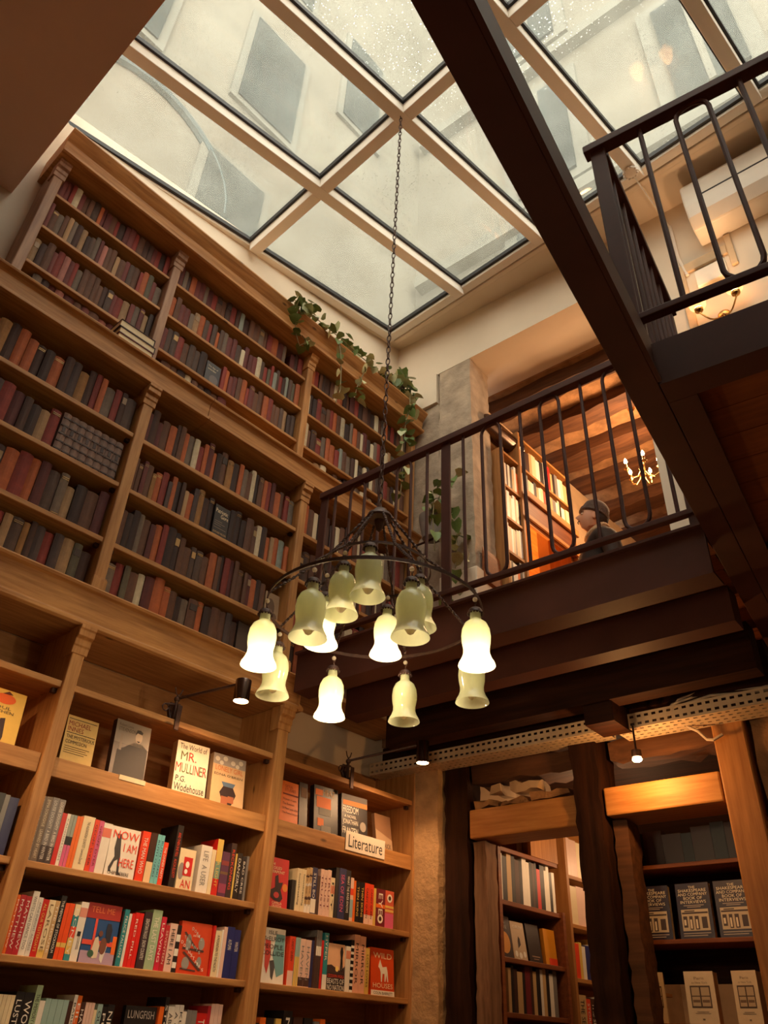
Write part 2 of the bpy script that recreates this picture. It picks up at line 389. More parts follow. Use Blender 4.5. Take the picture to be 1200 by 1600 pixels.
# ---- the courtyard walls that rise above the skylight
fa = thing('courtyard_facade', 'pale stone courtyard facade above the bookcase wall seen through the skylight', 'facade', base=(0, 3.5, 4.4))
part('wall_face', MB().box(-5, 4.02, 3.5, 3.8, 4.4, 13.5), 'facade_stone', fa)
part('string_course', MB().box(-5, 3.9, 3.40, 3.5, 4.62, 4.78), 'zinc', fa)
part('arch_moulding', MB().tube([(0.95 + 0.75 * math.cos(R(a)), 3.49, 5.15 + 0.78 * math.sin(R(a))) for a in range(0, 181, 12)], 0.045, 8), 'zinc', fa)
for (x0, x1, z0, z1) in [(1.45, 2.0, 4.95, 5.75), (1.55, 2.15, 6.7, 8.1), (0.2, 0.8, 6.4, 7.6), (2.7, 3.2, 8.0, 9.6), (-1.4, -0.8, 5.4, 6.8), (1.5, 2.1, 9.2, 10.6), (0.3, 0.9, 9.2, 10.6)]:
    w_ = part('window', MB().box(x0 - 0.07, x1 + 0.07, 3.465, 3.5, z0 - 0.07, z1 + 0.07), 'facade_trim', fa)
    part('pane', MB().box(x0, x1, 3.45, 3.465, z0, z1), 'window_glass_dark', w_)
fb = thing('courtyard_facade', 'stone courtyard facade with window surrounds above the balcony wall, through the skylight', 'facade', F_B, base=(0, 0.55, 4.6))
part('wall_face', MB().box(-0.31, 6.5, 0.55, 0.85, 4.6, 13.5), 'facade_stone', fb)
for z in (6.25, 8.75): part('string_course', MB().box(-0.18, 6.5, 0.42, 0.55, z, z + 0.16), 'facade_trim', fb)
part('ledge', MB().box(-0.18, 6.5, 0.36, 0.55, 5.0, 5.22), 'facade_trim', fb)
for (x0, x1, z0, z1) in [(0.95, 1.6, 5.6, 6.2), (1.0, 1.6, 6.7, 8.3), (2.55, 3.15, 5.5, 6.2), (2.55, 3.15, 6.7, 8.3), (4.0, 4.6, 6.7, 8.3), (1.0, 1.6, 9.3, 10.8), (2.55, 3.15, 9.3, 10.8)]:
    w_ = part('window', MB().box(x0 - 0.14, x1 + 0.14, 0.50, 0.55, z0 - 0.12, z1 + 0.16), 'facade_trim', fb)
    part('pane', MB().box(x0, x1, 0.47, 0.50, z0, z1), 'window_glass_dark', w_)
    part('sash_bar', MB().box((x0 + x1) / 2 - 0.03, (x0 + x1) / 2 + 0.03, 0.455, 0.47, z0, z1), 'facade_trim', w_)

# ---- back wall, upper storey
struct('wall_back', MB().box(-0.12, 4.9, 0, 0.45, 4.377, 5.0), 'cream_paint', 'cream plaster band of back wall under the skylight', F_B)
struct('wall_back_plaster', MB().box(-0.12, 0.405, -0.015, 0.3, 4.078, 4.377), 'cream_paint', 'cream plaster beside the stone pier head', F_B)
struct('wall_back_landing', MB().box(1.93, 4.9, 0.0, 0.3, 1.62, 4.377), 'cream_paint', 'cream plaster wall behind the landing', F_B)
rng = random.Random(5)
def rough(mb, amt, seed, lim=None):
    r = random.Random(seed); mb.v = [(x + r.uniform(-amt, amt), y + r.uniform(-amt, amt), z + r.uniform(-amt, amt)) for x, y, z in mb.v]; return mb
def grid_box(x0, x1, y0, y1, z0, z1, step, amt, seed):
    # a box of many small faces, its surface uneven
    nx, ny, nz = [max(1, int((b - a) / step)) for a, b in ((x0, x1), (y0, y1), (z0, z1))]
    bm = bmesh.new(); idx = {}
    r = random.Random(seed); off = {}
    def V(i, j, k):
        q = (i, j, k)
        if q not in idx:
            p = [x0 + (x1 - x0) * i / nx, y0 + (y1 - y0) * j / ny, z0 + (z1 - z0) * k / nz]
            idx[q] = bm.verts.new([c + r.uniform(-amt, amt) for c in p])
        return idx[q]
    for a in range(nx):
        for b in range(ny):
            for k in (0, nz): bm.faces.new((V(a, b, k), V(a + 1, b, k), V(a + 1, b + 1, k), V(a, b + 1, k)))
        for c in range(nz):
            for j in (0, ny): bm.faces.new((V(a, j, c), V(a + 1, j, c), V(a + 1, j, c + 1), V(a, j, c + 1)))
    for b in range(ny):
        for c in range(nz):
            for i in (0, nx): bm.faces.new((V(i, b, c), V(i, b + 1, c), V(i, b + 1, c + 1), V(i, b, c + 1)))
    bmesh.ops.recalc_face_normals(bm, faces=bm.faces)
    mb = MB(); bm.verts.index_update()
    mb._add([v.co for v in bm.verts], [[v.index for v in f.verts] for f in bm.faces]); bm.free(); return mb
pier = solo('stone_pier', grid_box(0.422, 0.704, 0.0, 0.25, 1.6, 4.370, 0.05, 0.004, 3), 'stone', 'rough stone pier at the balcony doorway under the skylight corner', 'pier', F_B, (0.55, 0.13, 1.6), smooth=True)
struct('wall_back_stone', grid_box(-0.12, 0.415, 0.01, 0.3, 1.6, 4.07, 0.07, 0.008, 4), 'stone', 'rough stone wall between bookcase and pier', F_B, smooth=True)
solo('pier_plinth', MB().box(0.44, 0.73, -0.03, 0.27, 1.6, 2.52), 'cream_paint', 'smooth pale plaster plinth around the foot of the stone pier', 'plinth', F_B, (0.58, 0.13, 1.6), bevel=0.01)
# ---- upper room behind the balcony
struct('floor_upper', MB().box(-0.3, 4.9, 0.0, 4.4, 1.5, 1.6), 'floor_tile', 'upper room floor', F_B)
struct('wall_upper_far', MB().box(-0.6, 4.9, 4.3, 4.45, 1.6, 4.5), 'rubble', 'far wall of the upper room', F_B)
struct('wall_upper_side', MB().box(3.4, 3.55, 0.3, 4.3, 1.6, 4.5), 'plaster', 'side wall of the upper room', F_B)
# left wall of that room: hole for a lit doorway
struct('wall_upper_left', MB().box(3.76, 4.03, 2.66, 2.76, 1.6, 4.24).box(4.68, 8.0, 2.66, 2.76, 1.6, 4.24).box(4.03, 4.68, 2.66, 2.76, 3.52, 4.24), 'plaster', 'plaster wall with a doorway behind the upper bookcase')
ceil2 = struct('ceiling_upper', MB().box(-0.6, 3.5, 0.45, 4.4, 4.36, 4.5), 'rubble', 'rough plaster between old ceiling timbers', F_B)
for i, t_ in enumerate([0.50, 0.93, 1.36, 1.82, 2.30, 2.80, 3.35, 3.9]):
    w_ = 0.15 + 0.03 * ((i * 7) % 3)
    o = struct('ceiling_beam', grid_box(-0.55, 3.4, t_, t_ + w_, 4.24 + 0.02 * (i % 2), 4.38, 0.12, 0.012, 20 + i), 'ceiling_timber', parent=ceil2, smooth=True)
# panelled room glowing beyond the doorway
dr = thing('panelled_lobby', 'orange lit wood panelled lobby seen through the upper doorway', 'lobby', base=(4.35, 3.1, 1.6))
part('back_panel', MB().box(3.9, 5.6, 3.75, 3.8, 1.6, 3.7), 'oak_x', dr)
part('side_panel', MB().box(3.85, 3.9, 2.765, 3.8, 1.6, 3.7), 'oak_z', dr)
part('side_panel', MB().box(5.55, 5.6, 2.76, 3.75, 1.6, 3.7), 'oak_z', dr)
part('ceiling_panel', MB().box(3.9, 5.6, 2.765, 3.8, 3.65, 3.7), 'oak_x', dr)
part('floor_panel', MB().box(3.9, 5.6, 2.76, 3.8, 1.55, 1.6), 'oak_x', dr)
for x in (4.25, 4.75): part('panel_strip', MB().box(x, x + 0.05, 3.72, 3.75, 1.6, 3.55), 'oak_z', dr)
light('POINT', (4.75, 3.25, 3.0), P_DOOR, WARMER, 0.08, name='lobby_light')

# ---- back wall, ground floor: stone, timber posts, new oak lintels
struct('wall_back_lower', grid_box(2.10, 4.9, -0.01, 0.3, FLOOR, 1.32, 0.08, 0.012, 8), 'rubble', 'rough rubble wall beside the oak post', F_B, smooth=True)
struct('wall_back_corner', MB().box(-0.12, 0.262, 0.0, 0.3, FLOOR, 1.35), 'plaster', 'plaster beside the stone column', F_B)
struct('ceiling_lower', MB().box(-0.2, 4.9, 0.01, 3.0, 1.36, 1.495), 'dark_timber_x', 'dark boards over the back room', F_B)
struct('wall_lower_far', MB().box(-0.3, 4.9, 2.7, 2.85, FLOOR, 1.4), 'plaster', 'far wall of the back room', F_B)
struct('wall_lower_left', MB().box(3.55, 6.6, 2.78, 2.9, FLOOR, 1.4), 'plaster', 'left wall of the back room')
struct('wall_lower_right', MB().box(2.9, 3.05, 0.3, 2.7, FLOOR, 1.4), 'plaster', 'right wall of the back room', F_B)
solo('stone_column', grid_box(0.275, 0.466, -0.07, 0.12, FLOOR, 1.30, 0.05, 0.005, 9), 'warm_stone', 'pale rough stone column beside the literature shelves', 'column', F_B, (0.37, 0.06, FLOOR), smooth=True)
solo('timber_post', grid_box(0.482, 0.626, -0.03, 0.10, FLOOR, 1.33, 0.05, 0.005, 10), 'dark_timber_z', 'charred dark timber post next to the pale stone column', 'post', F_B, (0.55, 0.08, FLOOR), smooth=True)
solo('timber_post', grid_box(0.640, 0.712, 0.0, 0.10, FLOOR, 0.90, 0.04, 0.004, 11), 'grey_timber_z', 'weathered grey brown timber upright beside the back room bookcase', 'post', F_B, (0.67, 0.1, FLOOR), smooth=True)
solo('oak_lintel', MB().box(0.636, 1.246, -0.03, 0.17, 0.912, 1.055), 'oak_x', 'new oak lintel over the back room bookcase opening', 'lintel', F_B, (0.92, 0.07, 0.912), bevel=0.008)
solo('timber_post', grid_box(1.256, 1.388, -0.06, 0.14, FLOOR, 1.33, 0.05, 0.006, 12), 'dark_timber_z', 'thick blackened timber post between the two oak lintels', 'post', F_B, (1.33, 0.08, FLOOR), smooth=True)
solo('oak_lintel', MB().box(1.398, 1.94, -0.04, 0.19, 0.934, 1.062), 'oak_x', 'bright new oak lintel under the bare ceiling bulb', 'lintel', F_B, (1.67, 0.07, 0.934), bevel=0.008)
solo('oak_post', MB().box(1.945, 2.085, -0.045, 0.16, FLOOR, 1.30), 'oak_z', 'square new oak post against the rubble wall', 'post', F_B, (2.01, 0.06, FLOOR), bevel=0.008)
solo('timber_brace', grid_box(1.402, 1.47, 0.02, 0.14, FLOOR, 0.925, 0.04, 0.005, 13), 'ceiling_timber', 'rough brown timber brace under the bright oak lintel', 'brace', F_B, (1.44, 0.08, FLOOR), smooth=True)
solo('ceiling_timber', grid_box(0.65, 1.24, 0.0, 0.2, 1.19, 1.29, 0.07, 0.014, 14), 'ceiling_timber', 'rough old timber under the perforated tray above the first lintel', 'timber', F_B, (0.85, 0.1, 1.19), smooth=True)
solo('ceiling_timber', grid_box(1.41, 1.93, 0.04, 0.2, 1.20, 1.30, 0.07, 0.014, 15), 'ceiling_timber', 'rough old timber above the bright oak lintel', 'timber', F_B, (1.7, 0.1, 1.2), smooth=True)
rb = thing('rubble_infill', 'broken plaster lumps above the first oak lintel', 'plaster', F_B, base=(0.95, 0.06, 1.055))
for i, (a, b, c, d_) in enumerate([(0.66, 0.80, 1.062, 1.10), (0.82, 0.98, 1.062, 1.085), (1.0, 1.2, 1.064, 1.10), (0.76, 0.82, 1.13, 1.17), (0.88, 1.04, 1.12, 1.165)]):
    part('lump', grid_box(a, b, -0.01, 0.14, c, d_, 0.04, 0.011, 40 + i), 'plaster' if i > 2 else 'rubble', rb, True)

# ---- balcony
bal = thing('balcony', 'dark steel balcony walkway along the back wall under the skylight', 'balcony', F_B, base=(1.2, -0.55, 1.41))
part('edge_channel', MB().box(0.34, 2.365, -1.10, -1.085, 1.41, 1.60).box(0.34, 2.365, -1.085, -0.99, 1.41, 1.422).box(0.34, 2.365, -1.085, -1.03, 1.588, 1.60), 'steel', bal)
part('deck_strip', MB().box(0.34, 2.365, -1.12, -1.085, 1.60, 1.612), 'steel', bal)
part('joist', MB().box(0.34, 2.31, -0.72, -0.62, 1.40, 1.55), 'steel', bal); part('joist', MB().box(0.34, 2.27, -0.38, -0.28, 1.34, 1.55), 'dark_timber_x', bal)
part('joist', MB().box(0.34, 2.27, -0.16, -0.008, 1.36, 1.55), 'dark_timber_x', bal)
for i in range(9):
    t0 = -1.08 + i * 0.119; part('deck_board', MB().box(0.34, 2.36 - 0.09 * (t0 + 1.08), t0, t0 + 0.116, 1.555, 1.60), 'deck_board', bal)
part('joist_end', MB().box(1.49, 1.63, -0.36, -0.17, 1.25, 1.355), 'dark_timber_x', bal)

def loop_pts(a, b, z0, z1, n=7):
    r = (b - a) / 2; c = (a + b) / 2; P = []
    for i in range(n + 1): th = math.pi * i / n; P.append((c + r * math.cos(th), z1 - r + r * math.sin(th)))
    for i in range(n + 1): th = math.pi + math.pi * i / n; P.append((c + r * math.cos(th), z0 + r + r * math.sin(th)))
    return P
def railing(name, label, frame, f, a0, a1, zt, zb, bars, loops, posts, base):
    # f maps the position along the railing to (x, y)
    t = thing(name, label, 'railing', frame, base)
    P = lambda a, z: (*f(a), z)
    def bar(nm, a, z0, z1, w, d):
        (x0, y0), (x1, y1) = f(a - w / 2), f(a + w / 2)
        q = MB(); dx, dy = (d / 2, 0) if abs(y1 - y0) > abs(x1 - x0) else (0, d / 2)
        q.box(min(x0, x1) - dx, max(x0, x1) + dx, min(y0, y1) - dy, max(y0, y1) + dy, z0, z1); return part(nm, q, 'steel', t, bevel=0.003)
    bar('top_rail', (a0 + a1) / 2, zt - 0.038, zt, abs(a1 - a0), 0.045)
    bar('bottom_rail', (a0 + a1) / 2, zb - 0.012, zb + 0.012, abs(a1 - a0), 0.03)
    for a in bars: part('baluster', MB().tube([P(a, zb), P(a, zt - 0.03)], 0.0085, 8), 'steel', t, True)
    for a, b in loops: part('hairpin_baluster', MB().tube([P(x, z) for x, z in loop_pts(a, b, zb + 0.005, zt - 0.036)], 0.0085, 8, True), 'steel', t, True)
    for a, z0 in posts: bar('post', a, z0, zt - 0.03, 0.052, 0.014)
    return t
railing('balcony_railing', 'dark iron railing with hairpin balusters along the balcony edge', F_B, lambda a: (a, -1.045), 0.34, 2.36, 2.62, 1.71,
        [0.45, 0.772, 1.089, 1.311, 1.639, 1.958, 2.275], [(0.566, 0.668), (0.89, 0.985), (1.42, 1.526), (1.745, 1.845), (2.066, 2.17)],
        [(0.366, 1.612), (1.205, 1.612), (2.335, 1.612)], (1.2, -1.045, 1.6))

# ---- edge beam and landing
eb = thing('steel_edge_beam', 'long dark steel channel beam crossing below the skylight', 'beam', F_L, base=(0.5, -0.04, 1.5))
part('channel', MB().prism([(-0.082, 1.5), (-0.082, 1.70), (0.0, 1.70), (0.0, 1.686), (-0.068, 1.686), (-0.068, 1.514), (0.0, 1.514), (0.0, 1.5)], 'x', -2.95, 3.06), 'steel', eb, bevel=0.002)
part('flange_strip', MB().box(-2.95, 1.14, -0.094, -0.082, 1.50, 1.516), 'steel', eb)
part('stiffener', MB().box(1.16, 1.17, -0.066, -0.002, 1.514, 1.686), 'steel', eb)
ld = thing('landing', 'steel framed landing with plank underside beside the edge beam', 'landing', F_L, base=(2.0, -1.0, 1.49))
part('front_channel', MB().prism([(1.15, 1.50), (1.15, 1.655), (1.22, 1.655), (1.22, 1.645), (1.162, 1.645), (1.162, 1.512), (1.235, 1.512), (1.235, 1.50)], 'y', -1.95, -0.084), 'steel', ld)
part('side_angle', MB().box(1.236, 2.98, -0.16, -0.084, 1.50, 1.512), 'steel', ld)
part('joist', MB().box(2.15, 2.2, -1.95, -0.16, 1.50, 1.53), 'steel', ld)
for i in range(13):
    a = 1.238 + i * 0.13; part('deck_board', MB().box(a, a + 0.127, -1.95, -0.085, 1.532, 1.565), 'deck_board_y', ld)
part('deck_top', MB().box(1.222, 2.88, -1.95, -0.084, 1.60, 1.645), 'dark_timber_x', ld)
railing('landing_railing', 'dark iron railing with hairpin balusters on the front of the landing', F_L, lambda a: (1.16, -a), 0.0, 1.95, 2.70, 1.775,
        [0.195, 0.523, 0.85, 1.18], [(0.312, 0.418), (0.635, 0.745), (0.96, 1.07)], [(0.045, 1.645)], (1.16, -1.0, 1.645))
railing('landing_side_railing', 'dark railing running back from the landing corner along the beam', F_L, lambda a: (a, -0.05), 1.19, 2.05, 2.70, 1.775,
        [1.30, 1.41, 1.52, 1.63, 1.74, 1.85, 1.96], [], [(2.03, 1.70)], (1.6, -0.05, 1.70))
# ================================================================ BOOKCASES ALONG THE WALL
def shelf(root, x0, x1, y0, y1, zt, th=0.024, m='pine_x'):
    return part('shelf', MB().box(x0, x1, y0, y1, zt - th, zt), m, root, bevel=0.003)
def post(root, x0, x1, yf, yb, z0, z1, m='pine_z', cap=True, plinth=True):
    o = part('post', MB().box(x0, x1, yf, yb, z0, z1), m, root, bevel=0.005)
    if cap:
        part('capital', MB().prism([(yf + 0.06, z1 - 0.12), (yf - 0.004, z1 - 0.115), (yf - 0.006, z1 - 0.085), (yf - 0.012, z1 - 0.08), (yf - 0.012, z1 - 0.055), (yf - 0.028, z1 - 0.045), (yf - 0.028, z1 - 0.02), (yf - 0.034, z1 - 0.015), (yf - 0.034, z1), (yf + 0.06, z1)], 'x', x0 - 0.008, x1 + 0.008), m, o, bevel=0.003)
    if plinth: part('plinth', MB().box(x0 - 0.006, x1 + 0.006, yf - 0.014, yf + 0.02, z0, z0 + 0.05).box(x0 - 0.004, x1 + 0.004, yf - 0.008, yf + 0.02, z0 + 0.05, z0 + 0.06), m, o, bevel=0.003)
    return o
YB = 3.19
# ---- ground bookcase of new books
c3 = thing('bookcase', 'lower pine bookcase wall filled with bright new paperbacks', 'bookcase', base=(1.8, 3.05, FLOOR))
P1, P2, P3 = (1.262, 1.316), (2.352, 2.418), (3.362, 3.412)
for i, (a, b) in enumerate((P1, P2)): post(c3, a, b, 2.885, YB, FLOOR, 1.366, plinth=False)
post(c3, *P3, 2.885, YB, FLOOR, 1.30, cap=False, plinth=False)
post(c3, 0.20, 0.254, 2.885, YB, FLOOR, 1.366, plinth=False)
for (a, b) in ((0.254, P1[0]), (P1[1], P2[0]), (P2[1], P3[0])):
    for z in (0.495, 0.210, -0.080, -0.37): shelf(c3, a, b, 2.9, YB, z)
    shelf(c3, a, b, 2.9, YB, 1.135, 0.026)
    shelf(c3, a, b, 2.914, YB, 0.838)
    part('display_rail', MB().box(a + 0.002, b - 0.002, 2.897, 2.9135, 0.782, 0.852), 'pine_x', c3, bevel=0.002)
    zb = [FLOOR, -0.9, -0.37, 0.0, 0.3, 0.62, 0.9, 1.15, 1.365] if b < 3 else [FLOOR, -0.9, -0.37, 0.0, 0.3, 0.62, 0.9, 1.15, 1.30]
    for k in range(8): part('back_board', MB().box(a - 0.02, b + 0.02, YB - 0.004 * (k % 2), 3.199, zb[k], zb[k + 1] - 0.002), 'back_board', c3)
    for (xx, s_) in ((a, 1), (b, -1)):
        for z in (1.109, 0.471, 0.186): part('shelf_peg', MB().box(min(xx, xx + s_ * 0.02), max(xx, xx + s_ * 0.02), 2.925, 2.945, z - 0.018, z - 0.001), 'iron', c3)
part('entablature', MB().prism([(YB, 1.545), (2.868, 1.545), (2.862, 1.537), (2.868, 1.527), (2.884, 1.520), (2.892, 1.500), (2.894, 1.405), (2.880, 1.396), (2.870, 1.388), (2.870, 1.374), (2.882, 1.366), (YB, 1.366)], 'x', 0.20, 2.455), 'pine_x', c3, bevel=0.002)
part('entablature_return', MB().prism([(2.455, 1.545), (2.487, 1.545), (2.492, 1.537), (2.487, 1.527), (2.468, 1.52), (2.462, 1.50), (2.460, 1.405), (2.478, 1.396), (2.486, 1.388), (2.486, 1.374), (2.455, 1.366)], 'y', 2.875, 3.0), 'pine_y', c3)
# ---- middle bookcase of old books
c2 = thing('bookcase', 'middle pine bookcase of dark old hardbacks above the lower shelves', 'bookcase', base=(1.8, 3.05, 1.545))
Q0, Q1, Q2, Q3 = (0.19, 0.245), (1.260, 1.314), (2.318, 2.370), (3.30, 3.35)
for (a, b) in (Q0, Q1, Q2): post(c2, a, b, 2.888, YB, 1.546, 2.70)
post(c2, *Q3, 2.888, YB, 1.546, 2.70, cap=False)
for (a, b) in ((Q0[1], Q1[0]), (Q1[1], Q2[0]), (Q2[1], Q3[0])):
    for z in (1.80, 2.098, 2.395): shelf(c2, a, b, 2.9, YB, z)
    for k, (z0, z1) in enumerate([(1.546, 1.8), (1.8, 2.098), (2.098, 2.395), (2.395, 2.70)]): part('back_board', MB().box(a - 0.02, b + 0.02, YB, 3.199, z0, z1 - 0.002), 'back_board', c2)
    for (xx, s_) in ((a, 1), (b, -1)):
        for z in (1.776, 2.074, 2.371): part('shelf_peg', MB().box(min(xx, xx + s_ * 0.02), max(xx, xx + s_ * 0.02), 2.925, 2.945, z - 0.018, z - 0.001), 'iron', c2)
def ledge1(a, b): return MB().prism([(YB, 2.856), (2.862, 2.856), (2.855, 2.848), (2.858, 2.836), (2.872, 2.830), (2.884, 2.815), (2.888, 2.735), (2.876, 2.727), (2.862, 2.722), (2.862, 2.706), (2.874, 2.70), (YB, 2.70)], 'x', a, b)
for a, b in ((0.19, 1.618), (1.620, 3.36)): part('entablature', ledge1(a, b), 'pine_x', c2, bevel=0.002)
part('bottom_board', MB().box(2.37, 3.35, 2.9, YB, 1.52, 1.545), 'pine_x', c2)
# ---- top bookcase
c1 = thing('bookcase', 'top pine bookcase of faded old hardbacks just under the skylight', 'bookcase', base=(1.9, 3.1, 2.857))
S0, S1, S2, S3 = (0.490, 0.540), (1.248, 1.298), (2.318, 2.368), (3.375, 3.415)
post(c1, *S0, 2.985, YB, 2.857, 3.822, 'old_pine_z'); post(c1, *S1, 2.985, YB, 2.857, 3.822, 'old_pine_z'); post(c1, *S2, 2.985, YB, 2.857, 3.822)
post(c1, *S3, 2.985, YB, 2.857, 3.822, cap=False)
for (a, b) in ((S0[1], S1[0]), (S1[1], S2[0]), (S2[1], S3[0])):
    for z in (3.09, 3.355, 3.617): shelf(c1, a, b, 3.0, YB, z, 0.02)
    for k, (z0, z1) in enumerate([(2.857, 3.09), (3.09, 3.355), (3.355, 3.617), (3.617, 3.82)]): part('back_board', MB().box(a - 0.02, b + 0.02, YB, 3.199, z0, z1 - 0.002), 'back_board', c1)
part('cornice', MB().prism([(YB, 4.0), (2.872, 4.0), (2.868, 3.985), (2.880, 3.968), (2.895, 3.95), (2.918, 3.925), (2.926, 3.865), (2.912, 3.852), (2.902, 3.845), (2.902, 3.828), (2.912, 3.822), (YB, 3.822)], 'x', 0.463, 3.42), 'pine_x', c1, bevel=0.002)

# ================================================================ BOOKS
ORD = ['first', 'second', 'third', 'fourth', 'fifth', 'sixth', 'seventh', 'eighth', 'ninth', 'tenth', 'eleventh', 'twelfth', 'thirteenth', 'fourteenth', 'fifteenth', 'sixteenth', 'seventeenth', 'eighteenth', 'nineteenth', 'twentieth',
       'twenty-first', 'twenty-second', 'twenty-third', 'twenty-fourth', 'twenty-fifth', 'twenty-sixth', 'twenty-seventh', 'twenty-eighth', 'twenty-ninth', 'thirtieth', 'thirty-first', 'thirty-second', 'thirty-third', 'thirty-fourth', 'thirty-fifth', 'thirty-sixth', 'thirty-seventh', 'thirty-eighth', 'thirty-ninth', 'fortieth']
OLD = {'b': ('brown', (110, 70, 48)), 'B': ('dark brown', (76, 44, 31)), 'r': ('red', (144, 52, 40)), 'R': ('dark red', (98, 40, 35)), 'o': ('orange-brown', (190, 98, 48)), 'k': ('black', (60, 36, 28)),
       'g': ('grey', (126, 106, 90)), 'G': ('dark grey', (90, 66, 54)), 't': ('tan', (178, 140, 100)), 'c': ('cream', (222, 206, 172)), 'n': ('slate blue', (82, 62, 58)), 'e': ('grey-green', (104, 94, 74)),
       'l': ('pale blue', (146, 152, 140)), 'p': ('faded pink', (184, 118, 106)), 'm': ('maroon', (118, 54, 48)), 'y': ('ochre', (166, 116, 60))}
def book_shell(mb, x, y, z, w, h, d, b=0.003, bulge=0.12, ov=0.004, tilt=0.0):
    # cover: spine and two boards (material 0), page block (material 1); spine faces -y
    n = 5 if bulge else 1
    e = min(0.008, w * bulge * 1.4) if bulge else 0.0
    out = [(0, d), (0, e)]
    if bulge:
        for i in range(1, n): t = i / n; out.append((w * t, e - e * math.sin(math.pi * t)))
    out += [(w, e), (w, d), (w - b, d), (w - b, e + b), (b, e + b), (b, d)]
    v0 = len(mb.v)
    mb.prism([(x + p[0], y + p[1]) for p in out], 'z', z, z + h, 0)
    mb.box(x + b, x + w - b, y + e + b, y + d - ov, z + ov * 0.6, z + h - ov, 1)
    if tilt:
        c, s_ = math.cos(tilt), math.sin(tilt); px, pz = (x + w, z) if tilt > 0 else (x, z)
        for i in range(v0, len(mb.v)):
            X, Y, Z = mb.v[i]; X -= px; Z -= pz; mb.v[i] = (px + X * c + Z * s_, Y, pz - X * s_ + Z * c)
old_books = []
def old_row(tier, bay, row, x0, x1, yf, z, hmin, hmax, codes, dmax=0.19):
    r = random.Random(len(tier) * 7 + len(bay) * 31 + len(row) * 101 + len(codes) * 13 + ord(codes[0]) * 17 + ord(codes[2]))
    items = []
    for ch in codes:
        if ch == ' ': continue
        if ch in '_': items.append(('_', 0.02)); continue
        items.append((ch, r.choice([0.02, 0.024, 0.028, 0.032, 0.036, 0.03, 0.026])))
    tot = sum(w for _, w in items); k = (x1 - x0 - 0.006) / tot
    x = x0 + 0.003; n = 0
    for ch, w in items:
        w *= k
        if ch != '_':
            h = r.uniform(hmin, hmax) if r.random() > 0.1 else hmin * 0.95
            old_books.append(dict(t=tier, bay=bay, row=row, i=n, x=x, y=yf + r.uniform(0, 0.014), z=z + 0.0005, w=w - 0.0006, h=h, d=r.uniform(0.13, 0.15), c=ch, s=r.random(), v=r.uniform(0.82, 1.18), tilt=0.0))
            n += 1
        x += w
U, N_, C_ = 'top bookcase', 'middle bookcase', 'lower bookcase'
E1, E2, E3 = 'bay under slab', 'centre bay', 'bay under vine'
yT = 3.02
old_row(U, E1, 'top shelf', .545, 1.243, yT, 3.617, .165, .185, 'mmrcmbbGomRbrkRmrbBBmrkr')
old_row(U, E1, 'second shelf', .545, 1.243, yT, 3.355, .175, .215, 'mbgbtgBtkGgRpbbtbmGbroemg')
old_row(U, E1, 'third shelf', .545, 1.243, yT, 3.09, .175, .215, 'tBbmrpmrgbbbbBGmrtmgmtk')
old_row(U, E1, 'bottom shelf', .60, 1.06, yT, 2.857, .19, .205, 'gnRpRbmbpm')
old_row(U, E2, 'top shelf', 1.303, 2.16, yT, 3.617, .165, .185, 'RgnommgRrbbBrBlBbbgbroRg')
old_row(U, E2, 'top shelf beyond the gap', 2.20, 2.313, yT, 3.617, .165, .185, 'RBr')
old_row(U, E2, 'second shelf', 1.303, 2.313, yT, 3.355, .165, .205, 'obmmgtoGrGoGgmmGcmRmcGrerlGrklGeo')
old_row(U, E2, 'third shelf', 1.303, 1.62, yT, 3.09, .175, .21, 'mGGrbGGk')
old_row(U, E2, 'third shelf beyond the facing book', 1.725, 2.313, yT, 3.09, .17, .21, 'rommbormbborbbGtkG')
old_row(U, E2, 'bottom shelf', 1.35, 1.80, yT, 2.857, .19, .205, 'bbkcbGkbm')
old_row(U, E3, 'top shelf', 2.373, 3.37, yT, 3.617, .165, .185, 'orbkBbcokbRrkbBkcbgoBrkbck')
old_row(U, E3, 'second shelf', 2.373, 3.37, yT, 3.355, .165, .21, 'ckkrbbrobckgobcmkcgrBcteBbk')
old_row(U, E3, 'third shelf', 2.373, 3.37, yT, 3.09, .165, .21, 'cbBrgoorlbgBckckcbGerbkctb')
old_row(U, E3, 'bottom shelf', 2.5, 3.2, yT, 2.857, .185, .205, 'tc__bBk_gcbt_kbc')
A1, A2, A3 = 'outermost bay', 'centre bay', 'bay behind railing'
yM = 2.925
old_row(N_, A1, 'top shelf', .40, 1.25, yM, 2.395, .20, .245, 'kBboyBooBkoBnyBrogrBG')
old_row(N_, A1, 'second shelf', .40, .93, yM, 2.098, .19, .245, 'btcbtnrRBktr')
old_row(N_, A1, 'third shelf', .42, 1.25, yM, 1.80, .19, .245, 'GkneRknoroRGgtkbR')
old_row(N_, A1, 'bottom shelf', .62, 1.25, yM, 1.546, .18, .21, 'btkctrtGyBnrnteB')
old_row(N_, A2, 'top shelf', 1.318, 2.313, yM, 2.395, .19, .24, 'RBRboBbogcroRokbykogbckborRobrg')
old_row(N_, A2, 'second shelf', 1.318, 1.80, yM, 2.098, .18, .235, 'bbmbyornokBtonyBk')
old_row(N_, A2, 'second shelf beyond the facing book', 1.90, 2.313, yM, 2.098, .18, .235, 'kkkbbckotolo')
old_row(N_, A2, 'third shelf', 1.318, 2.20, yM, 1.80, .18, .235, 'bkkgbRorkkbbGGbobkrRbbbRokb')
old_row(N_, A2, 'bottom shelf', 1.318, 2.06, yM, 1.546, .17, .21, 'grebcRoobkgbokbbnB')
old_row(N_, A3, 'top shelf', 2.375, 3.29, yM, 2.395, .19, .24, 'obckbBkcbkobcrkBbcgkrb')
